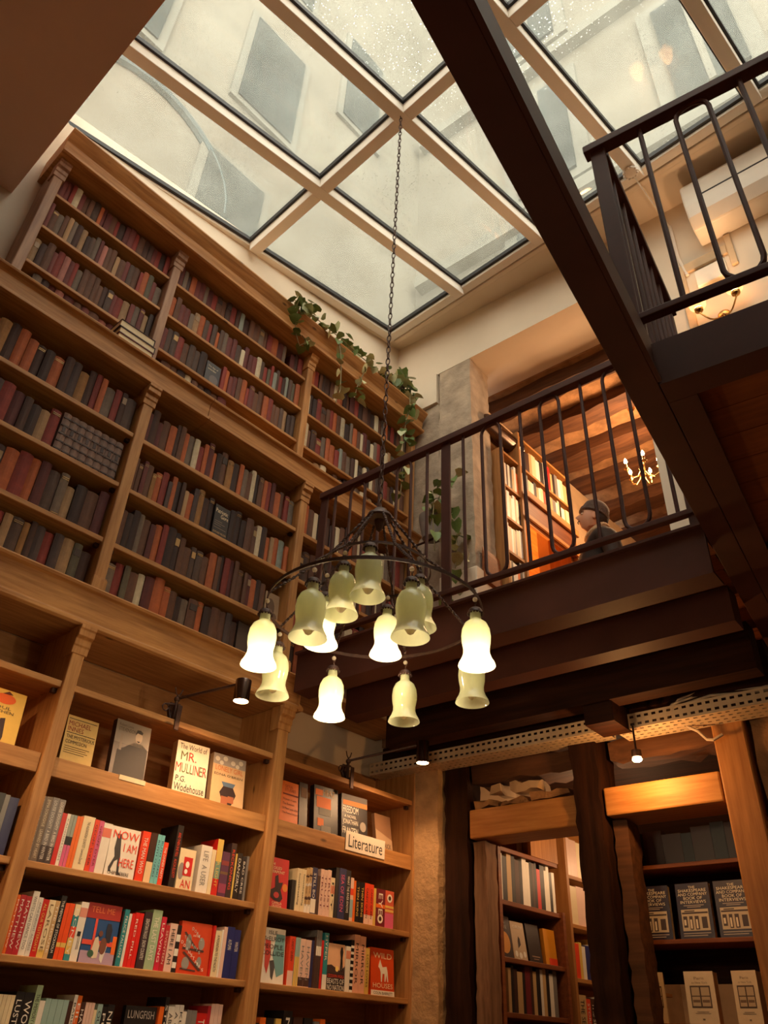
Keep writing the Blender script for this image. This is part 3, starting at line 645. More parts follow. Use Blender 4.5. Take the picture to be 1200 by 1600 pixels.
old_row(N_, A3, 'second shelf', 2.375, 3.29, yM, 2.098, .18, .235, 'kGbckBcrbkcobkcBgrkcb')
old_row(N_, A3, 'third shelf', 2.375, 3.29, yM, 1.80, .18, .235, 'robkBcbkgcrkbcBkobc')
old_row(N_, A3, 'bottom shelf', 2.375, 3.29, yM, 1.546, .17, .21, 'kobBrckbgkboBck')
def brgb(code, v=1.0):
    c = OLD[code][1]; return rgb(*[min(255, q * (0.84 + 0.1 * v)) for q in c])
camo = Vector((0, 0, 0))
for b in old_books: b['area'] = b['w'] * b['h'] / (Vector((b['x'], b['y'], b['z'])).length ** 2) * (0.6 if b['bay'] == A3 else 1) * (0.35 if (b['t'] == U and b['row'] == 'bottom shelf') else 1)
ranked = sorted(old_books, key=lambda b: -b['area']); keep = set(id(b) for b in ranked[:312])
far = MB()
gilt_c = [rgb(190, 150, 90), rgb(150, 120, 76), rgb(60, 44, 36), rgb(150, 122, 92)]
for b in old_books:
    mb = far if id(b) not in keep else MB()
    if mb is far: far.cc = brgb(b['c'], b['v'])
    if mb is far:
        v0 = len(far.f); book_shell(far, b['x'], b['y'], b['z'], b['w'], b['h'], b['d'])
        for k in range(v0, len(far.f)):
            if far.m[k] == 1: far.c[k] = rgb(200, 178, 140)
        continue
    book_shell(mb, 0, 0, 0, b['w'], b['h'], b['d'])
    row = b['row']; lab = f"{OLD[b['c']][0]} hardback, {ORD[b['i']]} from left, {row} of {b['t']}, {b['bay']}"
    if 'beyond' in row: lab = f"{OLD[b['c']][0]} hardback, {ORD[b['i']]} after the {'gap' if 'gap' in row else 'facing book'}, {row.split(' beyond')[0]}, {b['t']}"
    o = solo('old_hardback', mb, ['cloth_cover', 'paper'], lab, 'book', base=(0, 0, 0), group='old hardbacks on the pine bookcases', color=brgb(b['c'], b['v']))
    o.location = (b['x'], b['y'], b['z'])
    s = b['s']; w, h = b['w'], b['h']
    if s < 0.24:
        q = MB(); y = -0.0006
        if s < 0.15:
            e = min(0.008, w * 0.168)
            for zz in (0.08, 0.9, 0.86): part('gilt_line', MB().box(w * 0.1, w * 0.9, -0.0005, e, h * zz, h * zz + 0.003), 'gilt', o, color=gilt_c[int(s * 100) % 2])
        else:
            q.box(w * 0.14, w * 0.86, -0.0008, 0.004, h * 0.68, h * 0.86)
            part('title_label', q, 'ink', o, color=gilt_c[int(s * 1000) % 4])
if far.v:
    o = solo('far_old_hardbacks', far, ['mixed_cloth', 'mixed_cloth'], 'the farther small old hardbacks packed on the pine bookcases', 'books', kind='stuff')
# the set of seven banded volumes beside the middle post
x = 0.935
for i in range(8):
    w = 0.0385
    mb = MB(); book_shell(mb, 0, 0, 0, w - 0.001, 0.225, 0.14)
    o = solo('old_hardback', mb, ['cloth_cover', 'paper'], f'mauve grey banded volume of a matching set, {ORD[i]} from its red neighbour', 'book', group='matching banded set on the middle bookcase', color=rgb(140, 112, 100))
    o.location = (x, yM, 2.0985)
    for zz in (0.02, 0.062, 0.104, 0.15, 0.192): part('spine_band', MB().box(0.002, w - 0.003, -0.0012, 0.006, zz, zz + 0.007), 'ink', o, color=rgb(66, 46, 40))
    part('title_label', MB().box(0.012, w - 0.013, -0.0012, 0.006, 0.118, 0.145), 'ink', o, color=rgb(60, 38, 34))
    x += w
# leaning books in the top bookcase gap and flat stack on its bottom board
for i, (w, l, hh, zz, x0, cc, nm) in enumerate([(0.20, 0.15, 0.036, 2.857, 1.03, (120, 60, 60), 'maroon'), (0.205, 0.155, 0.040, 2.8935, 1.028, (90, 70, 66), 'dark brown'), (0.20, 0.16, 0.046, 2.934, 1.022, (70, 48, 52), 'plum')]):
    mb = MB(); mb.box(x0, x0 + w, 2.872, 2.872 + l, zz, zz + 0.003, 0).box(x0, x0 + w, 2.872, 2.872 + l, zz + hh - 0.003, zz + hh, 0).box(x0 + 0.003, x0 + w - 0.004, 2.876, 2.872 + l - 0.004, zz + 0.003, zz + hh - 0.003, 1).box(x0 + w - 0.003, x0 + w, 2.872, 2.872 + l, zz + 0.003, zz + hh - 0.003, 0)
    solo('old_hardback', mb, ['cloth_cover', 'paper'], f'{nm} old hardback lying flat, {ORD[i]} from the bottom of the stack', 'book', base=(x0, 2.872, zz), group='flat stack on the top bookcase', color=rgb(*cc))
# ---------------------------------------------------------------- new books, spine out
W_, K_ = (240, 234, 222), (34, 30, 32)
NC = {'W': ('white', W_), 'K': ('black', K_), 'R': ('red', (206, 34, 28)), 'O': ('orange', (238, 112, 34)), 'V': ('vermilion', (232, 72, 40)), 'C': ('cream', (238, 220, 180)), 'P': ('pink', (216, 96, 140)),
      'Q': ('pale pink', (236, 200, 184)), 'G': ('grey', (128, 124, 122)), 'T': ('teal', (44, 140, 148)), 'S': ('sky blue', (120, 200, 206)), 'N': ('navy', (44, 46, 92)), 'B': ('blue', (40, 48, 112)), 'Y': ('yellow', (226, 190, 96)),
      'M': ('maroon', (120, 36, 48)), 'D': ('dark brown', (70, 42, 34)), 'E': ('pale green', (170, 196, 158)), 'L': ('pale teal', (158, 190, 184)), 'A': ('tan', (206, 172, 122)), 'X': ('crimson', (190, 40, 50)), 'U': ('purple', (92, 48, 84))}
def col(c): return rgb(*NC[c][1]) if isinstance(c, str) else rgb(*c)
def new_book(x, w, h, z, c, title=None, tc='W', where='', frame=F_A, y=2.93, d=0.125, sz=0.46, blocks=(), label=None, kind='paperback', group=None, span=(0.16, 0.88)):
    mb = MB(); b = 0.0012
    mb.prism([(0, d), (0, 0), (w, 0), (w, d), (w - b, d), (w - b, b), (b, b), (b, d)], 'z', 0, h)
    o = link(kind, mb.mesh(kind, 'gloss_cover'), M=frame @ T(x, y, z), color=col(c)); BASE[o.name] = (0, 0, 0)
    tag(o, label or f'{NC[c][0] if isinstance(c, str) else "patterned"} paperback, {where}', 'book', group)
    part('page_block', MB().box(b, w - b, b, d - 0.001, 0.0006, h - 0.0012), 'paper', o)
    for (z0, z1, bc) in blocks: part('spine_block', MB().box(0.0002, w - 0.0002, -0.0004, 0.001, h * z0, h * z1), 'ink', o, color=col(bc))
    if title:
        q = MB(); put_text(q, title, w * (1 - sz) / 2, h * span[0], w * sz, h * (span[1] - span[0]), -0.0007, 'spine')
        part('spine_lettering', q, 'ink', o, color=col(tc))
    return o
def face_book(x, w, h, z, c, y=2.93, th=0.022, lean=5.0, frame=F_A, label='', art=(), kind='paperback', group=None, turn=0.0, spine=None, dz=0.0):
    # cover faces the room; art: list of (name, colour, function(mb, w, h))
    M = frame @ T(x, y, z + 0.0005) @ Matrix.Rotation(R(turn), 4, 'Z') @ Matrix.Rotation(R(-lean), 4, 'X')
    mb = MB(); b = 0.0012
    mb.prism([(w, 0), (0, 0), (0, th), (w, th), (w, th - b), (b, th - b), (b, b), (w, b)], 'z', 0, h)
    o = link(kind, mb.mesh(kind, 'gloss_cover'), M=M, color=col(spine or c)); BASE[o.name] = (0, 0, 0)
    tag(o, label, 'book', group)
    part('page_block', MB().box(b, w - 0.001, b, th - b, 0.0006, h - 0.0012), 'paper', o)
    if spine: part('front_cover', MB().box(0.0, w, -0.0006, 0.0, 0, h), 'gloss_cover', o, color=col(c))
    for (nm, cc, fn) in art:
        q = MB(); fn(q, w, h)
        if any(k in nm for k in ('title', 'author', 'print')) or len(q.f) < 2: part(nm, q, 'ink', o, color=col(cc)); continue
        for f in q.f: part(nm, MB().poly([q.v[i] for i in f]), 'ink', o, color=col(cc))
    return o
YA = -0.0012
def t_(s, x, z, w, h, lvl=0): return lambda q, W, H: put_text(q, s, W * x, H * z, W * w, H * h, YA - 0.0004 * lvl)
def tl(*items): 
    def fn(q, W, H):
        for s, x, z, w, h in items: put_text(q, s, W * x, H * z, W * w, H * h, YA - 0.0008)
    return fn
def r_(*rs, lvl=0):
    def fn(q, W, H):
        for x, z, w, h in rs: y = YA - 0.0003 * lvl; q.poly([(W * x, y, H * z), (W * (x + w), y, H * z), (W * (x + w), y, H * (z + h)), (W * x, y, H * (z + h))])
    return fn
def e_(*es, lvl=0):
    def fn(q, W, H):
        for x, z, rx, rz in es:
            y = YA - 0.0003 * lvl; q.poly([(W * (x + rx * math.cos(a * math.pi / 9)), y, H * (z + rz * math.sin(a * math.pi / 9))) for a in range(18)])
    return fn
def p_(*ps, lvl=0):
    def fn(q, W, H):
        for p in ps: q.poly([(W * a, YA - 0.0003 * lvl, H * b) for a, b in p])
    return fn
zA, zB, zC, zD = 0.4955, 0.2105, -0.0795, 0.8385

RA = 'shelf below the display rail, centre bay'
rowA = [(1.318, .023, .222, (122, 104, 88), 'EMMA DONOGHUE   LEARNED BY HEART', (226, 210, 180)), (1.342, .024, .224, (122, 104, 88), 'EMMA DONOGHUE   LEARNED BY HEART', (226, 210, 180)), (1.367, .026, .226, (134, 126, 124), 'LOUISE DOUGHTY  A BIRD IN WINTER', 'W'), (1.394, .024, .225, (134, 126, 124), 'LOUISE DOUGHTY  A BIRD IN WINTER', 'W'),
        (1.419, .018, .181, 'R', None, 'W'), (1.438, .013, .182, 'W', 'KADDISH.COM', 'G'), (1.452, .013, .182, (150, 160, 150), None, 'W'), (1.466, .012, .182, (150, 160, 150), None, 'W'), (1.479, .012, .182, 'O', None, 'K'), (1.492, .012, .183, 'O', None, 'K'),
        (1.505, .047, .189, 'C', 'THE ALEXANDRIA QUARTET  Lawrence Durrell', (110, 96, 88)), (1.554, .019, .185, 'V', 'GEOFF DYER', 'M'), (1.574, .019, .184, 'P', 'GEOFF DYER', 'M'), (1.594, .036, .181, 'W', None, 'K')]
lab = ['tall grey brown novel beside the post', 'tall grey brown novel, second from the post', 'tall grey novel with a dark foot, third from the post', 'tall grey novel with a dark foot, fourth from the post', 'slim red spine after the tall grey novels', 'slim white spine after the slim red one', 'slim grey and pink spine, first of two', 'slim grey and pink spine, second of two', 'slim orange spine, first of two', 'slim orange spine, second of two', 'thick cream spine with upright lettering', 'vermilion spine beside the thick cream one', 'pink spine beside the vermilion one', 'white spine with a round red sticker beside the walking man cover']
for i, (x, w, h, c, tt, tc) in enumerate(rowA):
    bl = ()
    if i in (2, 3): bl = ((0.0, 0.27, (70, 56, 54)),)
    if i in (6, 7): bl = ((0.0, 0.42, 'P'), (0.42, 0.58, 'K'))
    if i == 13: bl = ((0.72, 0.9, (220, 120, 100)),)
    new_book(x, w, h, zA, c, tt, tc, blocks=bl, label=lab[i] + ', shelf below display rail', group='new books below the display rail', span=(0.06, 0.95) if i < 4 else (0.12, 0.9), sz=0.3 if i == 10 else 0.46)
man = [(0.16, 0.86), (0.3, 0.86), (0.34, 0.72), (0.42, 0.4), (0.46, 0.12), (0.56, 0.06), (0.38, 0.05), (0.33, 0.36), (0.2, 0.3), (0.1, 0.14), (0.14, 0.1), (0.02, 0.1), (0.0, 0.18), (0.18, 0.4), (0.12, 0.56)]
face_book(1.635, .128, .18, zA, 'W', label='white cover with a black walking man and large orange letters', lean=3, art=[
    ('cover_picture', (60, 56, 56), p_([(a * 0.8 + 0.1, b) for a, b in man])), ('cover_title', 'V', tl(('NOW', .08, .76, .88, .17), ('I AM', .5, .52, .44, .17), ('HERE', .42, .22, .5, .17))), ('cover_author', 'K', tl(('CHIPO EBERE', .1, .05, .72, .07)))], group='new books below the display rail')
rowA2 = [(1.768, .036, .184, (238, 70, 40), 'THE MAN WHO', 'W', 'thick vermilion spine after the walking man cover'), (1.806, .030, .185, 'D', None, 'W', 'dark brown spine with a pale flame at its foot'), (1.838, .017, .184, 'S', 'RUTH OZEKI', 'N', 'sky blue spine, first of two'), (1.856, .015, .184, 'S', 'RUTH OZEKI', 'N', 'sky blue spine, second of two'), (1.872, .021, .161, 'V', 'THE DINNER PARTY', 'W', 'short vermilion spine beside the sky blue pair'),
         (1.924, .028, .237, 'K', 'AND THEN SHE FELL   ALICIA ELLIOTT', 'V', 'tallest black spine with orange lettering'), (2.056, .055, .184, 'W', 'LIFE  A USER', 'G', 'thick white spine in the middle of the row'), (2.113, .020, .175, 'C', None, 'K', 'cream spine beside the thick white one'), (2.135, .030, .221, 'R', 'CLEAR LIGHT', 'Y', 'tall red and yellow spine'), (2.168, .040, .177, 'U', None, 'W', 'dark purple flowered spine'),
         (2.210, .027, .218, (52, 36, 40), 'RECKONING', 'V', 'dark spine with large red letters'), (2.239, .008, .18, 'Y', None, 'K', 'thin yellow spine'), (2.248, .027, .185, 'K', 'DANZIRLY', 'W', 'black spine with white capitals beside the thin yellow one'), (2.277, .022, .176, (40, 40, 50), 'BAD CREE', 'W', 'blue black spine near the far post'), (2.301, .012, .18, 'G', None, 'W', 'thin grey spine near the far post')]
for i, (x, w, h, c, tt, tc, lb) in enumerate(rowA2):
    bl = ()
    if i == 1: bl = ((0.02, 0.42, (236, 206, 160)),)
    if i == 8: bl = ((0.6, 1.0, 'Y'), (0.3, 0.6, (120, 150, 130)))
    if i == 9: bl = ((0.1, 0.3, (150, 60, 90)), (0.5, 0.56, (120, 90, 60)), (0.7, 0.8, (140, 60, 60)))
    new_book(x, w, h, zA, c, tt, tc, blocks=bl, label=lb + ', shelf below display rail', group='new books below the display rail')
face_book(1.958, .078, .155, zA, 'C', label='small cream cover with a red star panel beside the tallest black spine', turn=0, lean=2, th=.02, art=[('cover_picture', 'R', r_((.3, .35, .55, .45))), ('cover_star', 'W', e_((.55, .62, .12, .08), (.5, .45, .1, .06), lvl=1)), ('cover_picture', (150, 140, 136), e_((.2, .45, .18, .2))), ('cover_title', 'R', tl(('AN', .25, .05, .6, .2)))], group='new books below the display rail')

rowB = [(1.318, .008, .179, 'K', None, 'W', 'thin black spine by the post'), (1.327, .009, .179, 'O', 'MATTHEW', 'W', 'orange spine, first of a pair'), (1.337, .009, .179, 'O', 'MATTHEW', 'W', 'orange spine, second of a pair'), (1.347, .020, .181, 'X', 'MATTHEW', 'W', 'crimson spine, first of a pair'), (1.368, .020, .179, 'X', 'MATTHEW', 'W', 'crimson spine, second of a pair'), (1.389, .023, .198, 'W', 'WHITES CAN DANCE TOO', 'G', 'tall white spine with grey capitals'), (1.413, .017, .181, (226, 222, 214), 'ANNE ENRIGHT  ACTRESS', 'G', 'off-white spine beside the tall white one'),
        (1.431, .022, .178, 'R', 'ALL OUR YESTERDAYS', 'Y', 'red spine beside the off-white one'), (1.454, .024, .179, 'C', 'LAROSE', (120, 96, 60), 'cream spine with a golden foot'), (1.479, .016, .179, 'A', 'THE HOUSE', 'W', 'tan spine beside the cream one'), (1.496, .020, .198, 'K', 'THE MEMOIR OF STOCKHOLM', 'W', 'tall black spine with thin white lettering'), (1.517, .015, .177, (240, 84, 30), None, 'W', 'bright orange spine, first of two'), (1.533, .020, .178, (240, 84, 30), None, 'W', 'bright orange spine, second of two'),
        (1.555, .022, .178, 'T', 'HONEY', 'W', 'teal and yellow striped spine'), (1.578, .029, .189, 'W', 'F', 'K', 'white spine with a round sticker beside the basketball cover')]
for i, (x, w, h, c, tt, tc, lb) in enumerate(rowB):
    bl = ()
    if i in (11, 12): bl = ((0.22, 0.3, 'Y'),)
    if i == 8: bl = ((0.0, 0.14, 'Y'),)
    if i == 13: bl = ((0.0, 0.12, 'T'), (0.12, 0.4, 'Y'), (0.4, 0.6, 'V'), (0.8, 1.0, 'C'))
    if i == 14: bl = ((0.74, 0.9, (222, 150, 130)),)
    new_book(x, w, h, zB, c, tt, tc, blocks=bl, label=lb + ', second shelf below display rail', group='new books on the second shelf', span=(.2, .5) if i == 14 else (.1, .92))
face_book(1.612, .138, .193, zB, (40, 84, 140), label='blue cover of a seated basketball player under a red title strip', lean=3, art=[
    ('cover_picture', (176, 150, 176), r_((0, 0, 1, .2))), ('title_strip', (170, 44, 36), r_((0, .74, 1, .26))), ('cover_title', (226, 120, 70), tl(('TELL ME', .1, .84, .7, .1))), ('cover_picture', (226, 80, 60), r_((.28, .2, .07, .54), (.0, .3, .9, .08), lvl=1)),
    ('seated_figure', (220, 206, 180), p_([(.36, .08), (.5, .1), (.52, .3), (.44, .45), (.36, .42), (.3, .2)], lvl=2)), ('seated_figure', (120, 70, 50), e_((.5, .5, .06, .05), (.62, .3, .1, .14), lvl=3)), ('seated_figure', (226, 220, 210), p_([(.58, .08), (.66, .02), (.74, .3), (.66, .36), (.56, .34)], lvl=2)),
    ('standing_figure', (40, 40, 56), p_([(.66, .68), (.76, .68), (.82, .58), (.8, .36), (.68, .36), (.64, .56)], lvl=2)), ('ball', (56, 96, 70), e_((.3, .16, .09, .06), lvl=3)), ('cover_picture', 'O', r_((.88, .18, .12, .3), lvl=2))], group='new books on the second shelf')
rowB2 = [(1.753, .006, .18, 'K', None, 'W', 'thin black spine beside the basketball cover'), (1.760, .020, .187, 'T', 'FELICE FALLON', 'W', 'teal spine with white capitals'), (1.781, .011, .175, 'W', None, 'K', 'thin white spine beside the teal one'), (1.793, .014, .177, (232, 40, 34), None, 'W', 'scarlet spine, first of three'), (1.808, .017, .182, (232, 40, 34), 'RED PILL', 'W', 'scarlet spine, second of three'), (1.826, .017, .182, (232, 40, 34), None, 'W', 'scarlet spine, third of three'), (1.847, .034, .19, (60, 44, 50), 'SEBASTIAN FAULKS  SNOW COUNTRY', 'W', 'dark spine with large white lettering'), (1.882, .042, .202, 'E', 'THE LAST DAYS', 'W', 'wide pale green spine'),
         (1.926, .022, .182, (214, 40, 70), 'LEAVING', 'W', 'pink red spine beside the pale green one'), (1.949, .020, .156, 'X', 'SEVENTEEN', 'Q', 'short crimson spine'), (1.970, .034, .165, 'Q', 'HERE I AM', 'K', 'pale pink spine with handwritten capitals'), (2.005, .019, .162, 'K', 'BLACK', 'W', 'black and white patterned spine')]
for i, (x, w, h, c, tt, tc, lb) in enumerate(rowB2):
    bl = ((0.1, 0.22, 'W'), (0.35, 0.5, 'W'), (0.65, 0.8, 'W')) if i == 11 else ()
    new_book(x, w, h, zB, c, tt if i != 11 else None, tc, blocks=bl, label=lb + ', second shelf below display rail', group='new books on the second shelf')
face_book(2.028, .148, .181, zB, (214, 70, 34), label='orange cover with zigzag stairs and scattered letters', lean=3, art=[
    ('cover_picture', (84, 50, 46), p_([(.1, .78), (.16, .8), (.62, .46), (.56, .44)], [(.12, .4), (.18, .42), (.78, .1), (.7, .08)], [(.1, .46), (.8, .44), (.8, .48), (.1, .5)], [(.1, .08), (.6, .06), (.6, .09), (.1, .11)])), ('cover_picture', (150, 146, 140), e_((.28, .6, .09, .16), (.7, .6, .1, .12), (.25, .2, .12, .12), (.68, .25, .08, .1))),
    ('cover_title', (190, 214, 210), tl(('D', .34, .84, .06, .06), ('O', .42, .8, .06, .06), ('R', .5, .76, .06, .06), ('I', .58, .71, .03, .06), ('S', .64, .66, .06, .06), ('T', .12, .66, .06, .06), ('E', .2, .62, .06, .06), ('N', .28, .58, .06, .06), ('A', .38, .53, .06, .06), ('N', .46, .49, .06, .06), ('T', .54, .45, .06, .06), ('S', .62, .4, .06, .06))),
    ('cover_title', 'W', tl(('D', .04, .56, .07, .06), ('O', .12, .5, .07, .06), ('W', .2, .44, .08, .06), ('N', .3, .38, .07, .06), ('S', .38, .33, .07, .06), ('T', .46, .28, .07, .06), ('A', .54, .22, .07, .06), ('I', .62, .18, .03, .06), ('R', .68, .14, .07, .06), ('S', .78, .08, .07, .06), ('and the', .4, .72, .2, .05)))], group='new books on the second shelf')
for i, (x, w, h, c, tt, tc, lb) in enumerate([(2.179, .011, .18, 'R', None, 'W', 'thin red spine beside the zigzag stairs cover'), (2.192, .030, .164, 'C', 'A MOUNTAIN TO THE NORTH', 'K', 'cream spine with small capitals'), (2.223, .008, .17, 'W', None, 'K', 'very thin white spine'), (2.232, .017, .182, 'Q', None, 'K', 'pale pink spine beside the blue pair'), (2.250, .036, .185, 'B', 'AUTUMN', 'W', 'deep blue spine, first of a pair'), (2.287, .033, .178, 'B', 'WINTER', 'W', 'deep blue spine, second of a pair')]):
    new_book(x, w, h, zB, c, tt, tc, label=lb + ', second shelf below display rail', group='new books on the second shelf', span=(.55, .75) if i > 3 else (.12, .9))
# bottom row, tops only in view
rowC = 'C.1.018 C.1.014 C.1.014 C.1.014 K.19.030 K.19.036 E.213.022 W.17.020 L.178.02 L.177.024 L.177.022 L.177.02 D.174.016 W.194.014 O.193.017 D.174.018 Q.175.012 Q.175.012 Q.175.012 C.155.012 L.173.02 K.166.02 K.174.028'.split()
x = 1.362; used = {}
tits = {4: 'LUSTMAN', 5: 'WOMEN', 6: 'THE MEMORY OF ANIMALS', 13: 'BARKSKINS', 14: 'EILEEN', 15: 'HARVEST', 20: 'OUTLINE', 21: 'PURE', 22: 'NIGHT'}
for i, s in enumerate(rowC):
    c, a, b = s.split('.'); h = float('.' + a) if i > 3 else .179; w = float('.' + b)
    new_book(x, w - .001, h, zC, c, tits.get(i), 'W' if c in 'KDTO' else 'K', label=f'{NC[c][0]} spine cut off by the frame foot, {ORD[i]} from the post, bottom row', group='new books on the bottom row', sz=.6); x += w
face_book(1.848, .132, .176, zC, 'K', label='black cover with a pale fish drawing on the bottom row', lean=3, art=[('cover_title', (190, 180, 170), tl(('LUNGFISH', .08, .78, .84, .14))), ('cover_picture', (120, 100, 84), e_((.3, .4, .22, .2), (.7, .42, .2, .18)))], group='new books on the bottom row')
x = 1.986
for i, s in enumerate('O.18.02 K.211.018 W.183.028 W.189.022 W.19.02 W.17.016 G.176.024 G.176.024 R.169.048 X.194.016 Q.202.018 Q.203.019 Q.202.019'.split()):
    c, a, b = s.split('.'); w = float('.' + b)
    new_book(x, w - .001, float('.' + a), zC, c, {2: 'ABOUT US', 3: 'A GUIDE', 4: 'KUDOS', 8: 'THE END', 1: 'STONE'}.get(i), 'K' if c in 'WQ' else 'W', label=f'{NC[c][0]} spine after the fish cover, {ORD[i]} along the bottom row', group='new books on the bottom row', sz=.6); x += w

# ---- literature bay
face_book(2.445, .112, .205, zA, (200, 36, 44), label='red cover with a coiled dark serpent in the literature bay', lean=4, art=[('cover_title', 'C', tl(('THE', .06, .84, .2, .05), ('COILED', .06, .76, .55, .06), ('SERPENT', .06, .68, .72, .06), ('CAMILLA', .2, .07, .5, .05), ('GRUDOVA', .2, .01, .5, .05))), ('cover_picture', (48, 24, 30), p_([(.3, .62), (.45, .66), (.5, .5), (.72, .52), (.62, .36), (.74, .2), (.6, .12), (.3, .14), (.1, .2), (.1, .34), (.32, .4)])), ('sun', (220, 130, 50), e_((.84, .42, .14, .08))), ('cover_picture', (200, 60, 60), e_((.4, .25, .14, .06), lvl=2))], group='new books in the literature bay')
LA = [(2.575, .022, .127, 'K', None, 'W', 'small dark spine beside the serpent cover'), (2.602, .028, .18, 'C', 'housebreaking', 'K', 'cream spine with lower case title, first of two'), (2.631, .026, .18, 'C', 'housebreaking', 'K', 'cream spine with lower case title, second of two'), (2.658, .019, .188, 'A', 'the lime tree', 'D', 'tan flowered spine, first of two'), (2.678, .017, .195, 'A', 'the lime tree', 'D', 'tan flowered spine, second of two'), (2.696, .032, .199, 'N', 'STILL BORN', 'W', 'navy spine with a white foot label'), (2.729, .020, .168, 'D', None, 'W', 'plain dark brown spine'),
      (2.750, .023, .2, 'Q', 'TRUST', 'M', 'pale pink spine, first of three'), (2.774, .020, .199, 'Q', 'TRUST', 'M', 'pale pink spine, second of three'), (2.795, .024, .203, 'Q', 'TRUST', 'M', 'pale pink spine, third of three'), (2.820, .025, .173, 'C', 'MY', 'K', 'cream spine with a round sticker'), (2.849, .022, .222, 'K', None, 'W', 'black book behind the navy spine'), (2.873, .046, .224, 'N', 'SEA OF EDEN', 'P', 'wide navy spine with red capitals'), (2.920, .032, .222, 'K', 'WHAT THE RIVER KNOWS', 'W', 'black spine with crowded white capitals'),
      (2.953, .021, .193, 'Q', None, 'K', 'pale pink and blue spine'), (2.975, .016, .183, 'O', None, 'K', 'thin orange spine'), (2.992, .029, .181, 'K', 'THIN SKINS', 'Y', 'black spine with slanted letters, first of two'), (3.022, .030, .183, 'K', 'THIN SKINS', 'Y', 'black spine with slanted letters, second of two'), (3.053, .034, .184, 'V', 'CANDY QUEEN', 'K', 'vermilion spine with a pale foot, first of two'), (3.088, .030, .183, 'V', 'CANDY QUEEN', 'K', 'vermilion spine with a pale foot, second of two'), (3.119, .018, .17, 'Y', None, 'K', 'yellow spine'), (3.138, .066, .172, 'M', 'EYES', 'W', 'wide maroon spine with an eye'), (3.205, .064, .172, (214, 96, 70), None, 'W', 'wide orange pink spine with an eye')]
for i, (x, w, h, c, tt, tc, lb) in enumerate(LA):
    bl = ()
    if i == 5: bl = ((.04, .33, 'W'),)
    if i in (3, 4): bl = ((.0, .2, 'W'), (.3, .36, 'D'), (.6, .66, 'W'), (.8, .84, 'D'))
    if i in (18, 19): bl = ((.02, .24, 'Q'),)
    if i == 10: bl = ((.6, .8, (220, 140, 110)),)
    if i == 14: bl = ((.1, .5, (150, 180, 190)), (.6, .75, 'V'))
    if i == 21: bl = ((.5, .6, 'O'),)
    if i == 22: bl = ((.0, .4, 'P'), (.44, .5, 'Y'), (.54, .6, 'Y'))
    o = new_book(x, w, h, zA, c, tt, tc, blocks=bl, label=lb + ', under the literature sign', group='new books in the literature bay')
    if i in (21, 22):
        for nm, cc, rr, yy in (('eye_white', 'W', .3, -.001), ('eye_iris', 'D', .16, -.0013)): q = MB(); zc = h * (.22 if i == 21 else .8); q.poly([(w * .5 + w * rr * math.cos(a * math.pi / 8), yy, zc + w * rr * math.sin(a * math.pi / 8)) for a in range(16)]); part(nm, q, 'ink', o, color=col(cc))
face_book(2.440, .138, .208, zB, 'W', label='white cover with two overlapping figures in red and teal', lean=4, art=[('cover_title', 'K', tl(('ISLE', .3, .88, .35, .07), ('McELROY', .05, .76, .9, .08), ('PEOPLE', .1, .62, .8, .08), ('COLLIDE', .03, .5, .92, .08))), ('cover_picture', (206, 70, 60), p_([(.18, .78), (.4, .76), (.42, .46), (.3, .16), (.2, .3)], lvl=-1)), ('cover_picture', (110, 160, 164), p_([(.62, .9), (.98, .9), (.98, .2), (.7, .12), (.5, .5)], lvl=-1)), ('cover_picture', (74, 70, 72), p_([(.4, .4), (.56, .42), (.62, .3), (.54, .06), (.46, .12)]))], group='new books in the literature bay')
LB = [(2.596, .033, .187, 'V', 'CANDY QUEEN', 'K', 'vermilion spine with a pale foot'), (2.632, .0085, .186, 'L', None, 'K', 'thin pale teal and yellow spine, first of three'), (2.641, .0085, .186, 'L', None, 'K', 'thin pale teal and yellow spine, second of three'), (2.651, .0085, .186, 'L', None, 'K', 'thin pale teal and yellow spine, third of three'), (2.660, .031, .184, 'Q', 'HAVEN', 'G', 'pale spine with two dark figures, first of two'), (2.692, .034, .183, 'Q', 'HAVEN', 'G', 'pale spine with two dark figures, second of two'), (2.727, .016, .184, 'N', None, 'W', 'plain navy spine'), (2.744, .011, .20, 'D', None, 'W', 'thin dark brown spine'),
      (2.756, .011, .228, 'G', None, 'W', 'tall thin grey spine, first of three'), (2.768, .010, .228, 'G', None, 'W', 'tall thin grey spine, second of three'), (2.779, .009, .228, 'G', None, 'W', 'tall thin grey spine, third of three'), (2.789, .014, .191, 'R', None, 'W', 'thin red spine'), (2.805, .027, .223, 'T', 'HYPER', 'W', 'teal spine with a white foot'), (2.950, .030, .183, 'W', None, 'K', 'white spine with a round sticker'), (2.981, .020, .212, 'K', None, 'W', 'zebra striped spine'), (3.002, .038, .237, (238, 178, 150), 'MIRROR', 'D', 'tall peach spine, first of two'), (3.041, .039, .234, (238, 178, 150), 'MIRROR', 'D', 'tall peach spine, second of two'), (3.081, .028, .189, 'Y', 'LOST LOVES', 'D', 'yellow spine beside the goat cover')]
for i, (x, w, h, c, tt, tc, lb) in enumerate(LB):
    bl = ()
    if i == 0: bl = ((0, .3, 'Q'),)
    if i in (1, 2, 3): bl = ((0, .6, 'Y'),)
    if i in (4, 5): bl = ((.02, .2, 'D'),)
    if i in (8, 9, 10): bl = ((0, .55, 'D'), (.56, .72, 'W'))
    if i == 12: bl = ((0, .26, 'W'),)
    if i == 13: bl = ((.72, .9, (220, 140, 110)),)
    if i == 14: bl = tuple((k * .12, k * .12 + .05, 'W') for k in range(8))
    new_book(x, w, h, zB, c, tt, tc, blocks=bl, label=lb + ', lower shelf of the literature bay', group='new books in the literature bay', span=(.5, .95) if i in (0, 12) else (.15, .85))
